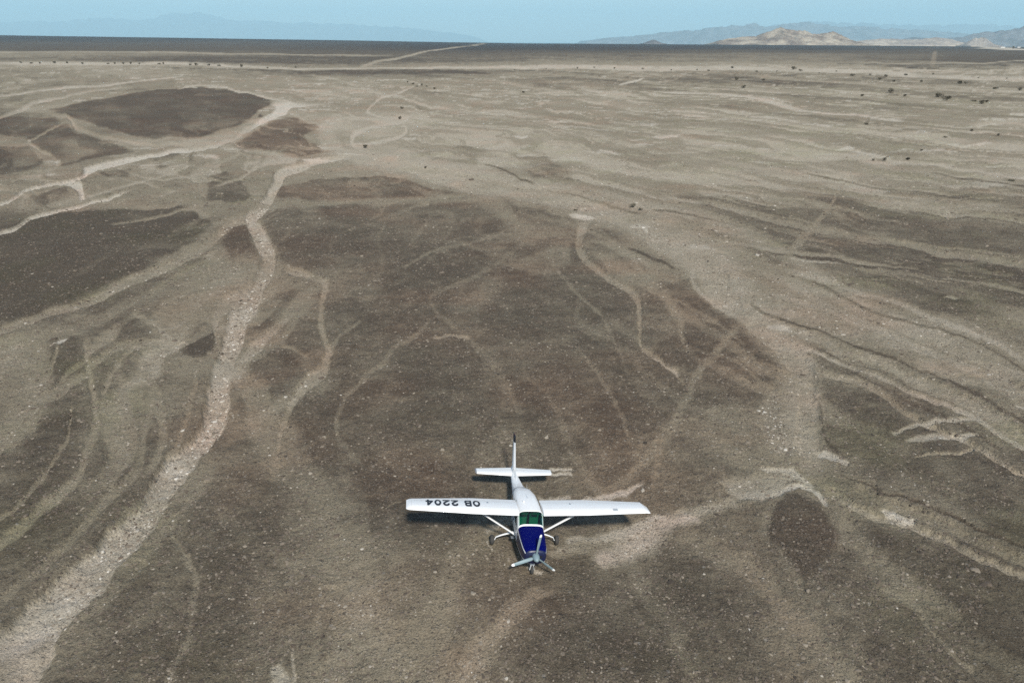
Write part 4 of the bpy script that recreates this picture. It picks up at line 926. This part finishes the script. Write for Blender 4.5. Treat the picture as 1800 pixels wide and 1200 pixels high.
# registration on the picture-left wing, tops of the letters towards the leading edge
def arc(cx, cy, rx, ry, a0, a1, n=14):
    return [(cx + rx * math.cos(R(a0 + (a1 - a0) * i / n)), cy + ry * math.sin(R(a0 + (a1 - a0) * i / n))) for i in range(n + 1)]
GLYPH = {  # strokes in a unit box, bold face
 'O': [arc(.5, .5, .37, .39, 0, 360, 28)], '0': [arc(.5, .5, .33, .39, 0, 360, 28)],
 'B': [[(.16, .11), (.16, .89), (.6, .89)] + arc(.6, .7, .2, .19, 90, -90, 8) + [(.16, .51)], [(.16, .51), (.62, .51)] + arc(.62, .31, .24, .20, 90, -90, 8) + [(.16, .11)]],
 '2': [arc(.5, .66, .33, .23, 165, -20, 12) + [(.13, .11), (.87, .11)]],
 '4': [[(.66, .04), (.66, .93), (.10, .33), (.94, .33)]]}
def word(txt, u0, u1, y0, y1, parent):
    """letters laid on the wing skin; u0 -> u1 is the reading direction, y0 -> y1 from the foot to the top of the letters"""
    slots = [1.0 if c_ != ' ' else .55 for c_ in txt]; tot = sum(slots); pos = 0
    marking = empty('registration_marking'); marking.parent = parent
    nx, ny = 30, 30
    for c_, w_ in zip(txt, slots):
        if c_ != ' ':
            p0 = u0 + (u1 - u0) * (pos + .06) / tot; p1 = u0 + (u1 - u0) * (pos + .94) / tot
            V, Fc, ix = [], [], {}
            for a in range(nx):
                for b in range(ny):
                    x, y = (a + .5) / nx, (b + .5) / ny; best = 9
                    for st_ in GLYPH[c_]:
                        for q in range(len(st_) - 1):
                            (xa, ya), (xb_, yb_) = st_[q], st_[q + 1]; L = (xb_-xa)**2 + (yb_-ya)**2 + 1e-9
                            t_ = min(max(((x-xa)*(xb_-xa) + (y-ya)*(yb_-ya)) / L, 0), 1)
                            best = min(best, math.hypot(x-xa-t_*(xb_-xa), (y-ya-t_*(yb_-ya))))
                    if best < .13:
                        f_ = []
                        for da, db in ((0,0),(1,0),(1,1),(0,1)):
                            k_ = (a+da, b+db)
                            if k_ not in ix:
                                uu = p0 + (p1 - p0) * k_[0] / nx; yy = y0 + (y1 - y0) * k_[1] / ny
                                ix[k_] = len(V); V.append((uu, yy, wing_top(uu, yy) + .006))
                            f_.append(ix[k_])
                        Fc.append(tuple(f_))
            me_ = bpy.data.meshes.new('registration_letter'); me_.from_pydata(V, [], Fc); me_.materials.append(BLACK)
            bm = bmesh.new(); bm.from_mesh(me_); bm.normal_update()
            if sum(f.normal.z for f in bm.faces) < 0: bmesh.ops.reverse_faces(bm, faces=bm.faces)
            bm.to_mesh(me_); bm.free()
            o = bpy.data.objects.new('registration_letter', me_); COL.objects.link(o); o.parent = marking
        pos += w_
word('OB 2204', -2.22, -4.70, 2.95, 2.26, plane)

# tail
def stab_sta(u):
    u = abs(u); return 7.25 + u * .10, .96 - u * .19, 1.27
for s in (-1, 1):
    h_ = spanwise('horizontal_stabilizer', [s*v for v in (0, .1, .5, 1.0, 1.5, 1.8, 1.93)], plane, WHITE, fun=stab_sta, th=.75, inc=0)
    def tip2(u): 
        le, ch, z = stab_sta(u); d = max(0, abs(u) - 1.93) / .08; return le + .12 * d * d, ch * (1 - .2 * d * d), z
    spanwise('stabilizer_tip', [s*v for v in (1.932, 1.97, 2.01)], h_, SEAM if s < 0 else WHITE, fun=tip2, th=.6, inc=0)
    V = []
    for u in (.12, 1.9):
        le, ch, z = stab_sta(u); V += [(s*u, le + ch*.6, z + .075 * ch * .75 + .004), (s*u, le + ch*.615, z + .073 * ch * .75 + .004)]
    mesh_obj('elevator_gap', V, [(0, 2, 3, 1)], LINEM, h_)
def fin_sta(z):
    f_ = (z - 1.3) / 1.70; return 7.05 + f_ * 1.10, 1.25 - f_ * .55
def fin_part(name, zs, m, parent, thk=.07, lefun=fin_sta, dy=0):
    V, Fc = [], []; prof = [(0,0),(.05,.5),(.2,.95),(.4,1),(.7,.55),(1,.06),(1,-.06),(.7,-.55),(.4,-1),(.2,-.95),(.05,-.5)]; n = len(prof)
    for z in zs:
        le, ch = lefun(z)
        for c_, t_ in prof: V.append((t_ * thk * ch, le + c_ * ch, z))
    for i in range(len(zs) - 1):
        for j in range(n): Fc.append((i*n+j, i*n+(j+1) % n, (i+1)*n+(j+1) % n, (i+1)*n+j))
    Fc += [tuple(range(n)), tuple((len(zs)-1)*n+j for j in range(n))[::-1]]
    return mesh_obj(name, V, Fc, m, parent, angle=50)
fin = fin_part('vertical_fin', [1.30, 1.6, 2.0, 2.4, 2.78], WHITE, plane)
fin_part('fin_cap', [2.782, 2.88, 2.98, 3.04], BLACK, fin)
def dorsal(z): f_ = (z - 1.33) / .35; return 6.15 + f_ * 1.1, 1.0 - f_ * .85
fin_part('dorsal_fillet', [1.33, 1.45, 1.6, 1.67], WHITE, fin, .05, dorsal)
V = []
for z in (1.4, 2.5):
    le, ch = fin_sta(z)
    for s in (-1, 1): V.append((s * .075 * ch, le + ch * .58, z)); V.append((s * .073 * ch, le + ch * .6, z))
mesh_obj('rudder_gap', V, [(0, 1, 5, 4), (2, 3, 7, 6)], LINEM, fin)
rod('beacon', (0, 8.45, 3.04), (0, 8.47, 3.11), .035, .03, mat('beacon_dark', (.05, .02, .02), .3), fin)
disc('tail_emblem', 0, 0, 0, .08, .0, NAVY, fin).matrix_local = Matrix.Translation((-.072, 7.45, 1.52)) @ Matrix.Rotation(R(-90), 4, 'Y')

# propeller
HY, HZ = .02, 1.20
prop = empty('propeller', (0, HY, HZ)); prop.parent = plane
def spinner():
    V, Fc = [], []; n = 20; rings = [(.10,.155),(.0,.155),(-.10,.145),(-.20,.115),(-.27,.07),(-.31,.02)]
    for y, r_ in rings:
        for i in range(n): t_ = i*6.2832/n; V.append((r_*math.cos(t_), y, r_*math.sin(t_)))
    for k_ in range(len(rings)-1):
        for i in range(n): Fc.append((k_*n+i, k_*n+(i+1) % n, (k_+1)*n+(i+1) % n, (k_+1)*n+i))
    Fc += [tuple(range(n)), tuple((len(rings)-1)*n+i for i in range(n))[::-1]]
    return mesh_obj('spinner', V, Fc, BLADE, prop)
spinner()
def blade(angle, a0, a1, name, m, parent):
    V, Fc = [], []; n = 10; st_ = [(.12,.045,.040,60),(.22,.075,.03,50),(.4,.072,.018,38),(.65,.072,.012,28),(.87,.062,.010,22),(.96,.059,.009,21),(.965,.059,.009,21),(1.04,.056,.008,20),(1.09,.030,.005,20)]
    st_ = [q for q in st_ if a0 <= q[0] <= a1]
    for r_, hw, th, tw in st_:
        for i in range(n):
            t_ = i*6.2832/n; a = hw*math.cos(t_); b = th*math.sin(t_); c_, s_2 = math.cos(R(tw)), math.sin(R(tw))
            V.append((a*c_ - b*s_2, a*s_2 + b*c_, r_))
    V = [Matrix.Rotation(angle, 3, 'Y') @ Vector(v) for v in V]
    for k_ in range(len(st_)-1):
        for i in range(n): Fc.append((k_*n+i, k_*n+(i+1) % n, (k_+1)*n+(i+1) % n, (k_+1)*n+i))
    Fc += [tuple(range(n)), tuple((len(st_)-1)*n+i for i in range(n))[::-1]]
    return mesh_obj(name, V, Fc, m, parent)
for a in (6, 127, 248):
    blade(R(a), 0, .962, 'propeller_blade', BLADE, prop); blade(R(a), .963, 1.2, 'blade_tip', TIP, prop)
# cowling front: intakes and chin
for s in (-1, 1):
    o = disc('air_intake', 0, 0, 0, .085, .0, BLACK, cowl); o.matrix_local = Matrix.Translation((s*.20, .088, 1.17)) @ Matrix.Rotation(R(90), 4, 'X') @ Matrix.Diagonal((1.1, .75, 1, 1))
ring_strip('nose_band', .12, .15, 110, 250, TIP, cowl, .006, 24)
rod('exhaust_pipe', (.25, .95, .66), (.27, .88, .50), .035, .035, MET, plane)

# landing gear
def wheel(name, x, y, r_, wd, parent, hubm=MET):
    o = empty(name, (x, y, r_)); o.parent = parent
    V, Fc = [], []; n = 28; prof = [(-.5,.55),(-.5,.8),(-.38,.95),(-.15,1),(.15,1),(.38,.95),(.5,.8),(.5,.55)]; k = len(prof)
    for i in range(n):
        t_ = i*6.2832/n
        for a, b in prof: V.append((a*wd, b*r_*math.cos(t_), b*r_*math.sin(t_)))
    for i in range(n):
        for j in range(k): Fc.append((i*k+j, i*k+(j+1) % k, ((i+1) % n)*k+(j+1) % k, ((i+1) % n)*k+j))
    mesh_obj('tyre', V, Fc, RUB, o)
    V = [(sx*wd*.42, .56*r_*math.cos(i*6.2832/20), .56*r_*math.sin(i*6.2832/20)) for sx in (-1, 1) for i in range(20)]
    mesh_obj('rim', V, [(i, (i+1) % 20, 20+(i+1) % 20, 20+i) for i in range(20)] + [tuple(range(20))[::-1], tuple(range(20, 40))], hubm, o, angle=30)
    return o
for s in (-1, 1):
    wheel('main_wheel', s*1.52, 2.93, .225, .17, plane)
    # sprung leg: leaves the belly almost level, bends down at the axle
    leg_pts = [(s*.42, 2.9, .66, .075), (s*.75, 2.9, .60, .065), (s*1.10, 2.92, .48, .055), (s*1.34, 2.93, .37, .05), (s*1.40, 2.93, .24, .045)]
    V, Fc = [], []; n = 8
    for i, (x, y, z, r_) in enumerate(leg_pts):
        a = leg_pts[max(i-1, 0)]; b = leg_pts[min(i+1, 4)]; d = Vector((b[0]-a[0], b[1]-a[1], b[2]-a[2])).normalized(); yv = Vector((0,1,0)); xv = d.cross(yv).normalized()
        for j in range(n): t_ = j*6.2832/n; V.append(Vector((x,y,z)) + yv*math.cos(t_)*r_ + xv*math.sin(t_)*r_*.45)
    for i in range(4):
        for j in range(n): Fc.append((i*n+j, i*n+(j+1) % n, (i+1)*n+(j+1) % n, (i+1)*n+j))
    Fc += [tuple(range(n)), tuple(4*n+j for j in range(n))[::-1]]
    lg = mesh_obj('landing_gear_leg', V, Fc, TIP, plane)
    rod('axle', (s*1.38, 2.93, .225), (s*1.47, 2.93, .225), .03, .03, MET, lg)
    box('step', (s*.62-.08, s*.62+.08, 2.55, 2.75, .52, .54), MET, plane)
nw = wheel('nose_wheel', 0, .62, .20, .13, plane)
fk = rod('nose_strut', (0, .66, .80), (0, .62, .50), .045, .045, MET, plane)
for s in (-1, 1): rod('fork_arm', (s*.03, .62, .50), (s*.095, .62, .20), .035, .018, WHITE, fk)
box('fork_bridge', (-.10, .10, .58, .66, .44, .49), WHITE, fk)

# ------------------------------------------------------------------ haze
hb = box('haze', (-76000, 76000, -76000, 76000, -320, 2600), bpy.data.materials.new('haze_air')); tag(hb, 'thin bright air between the camera and the far hills', kind='stuff')
hm = hb.data.materials[0]; hm.use_nodes = True; t = hm.node_tree; t.nodes.clear()
pv = t.nodes.new('ShaderNodeVolumePrincipled'); pv.inputs['Color'].default_value = (.57, .875, 1.0, 1); pv.inputs['Density'].default_value = HAZE
pv.inputs['Anisotropy'].default_value = -0.1; mo = t.nodes.new('ShaderNodeOutputMaterial'); t.links.new(pv.outputs[0], mo.inputs['Volume'])
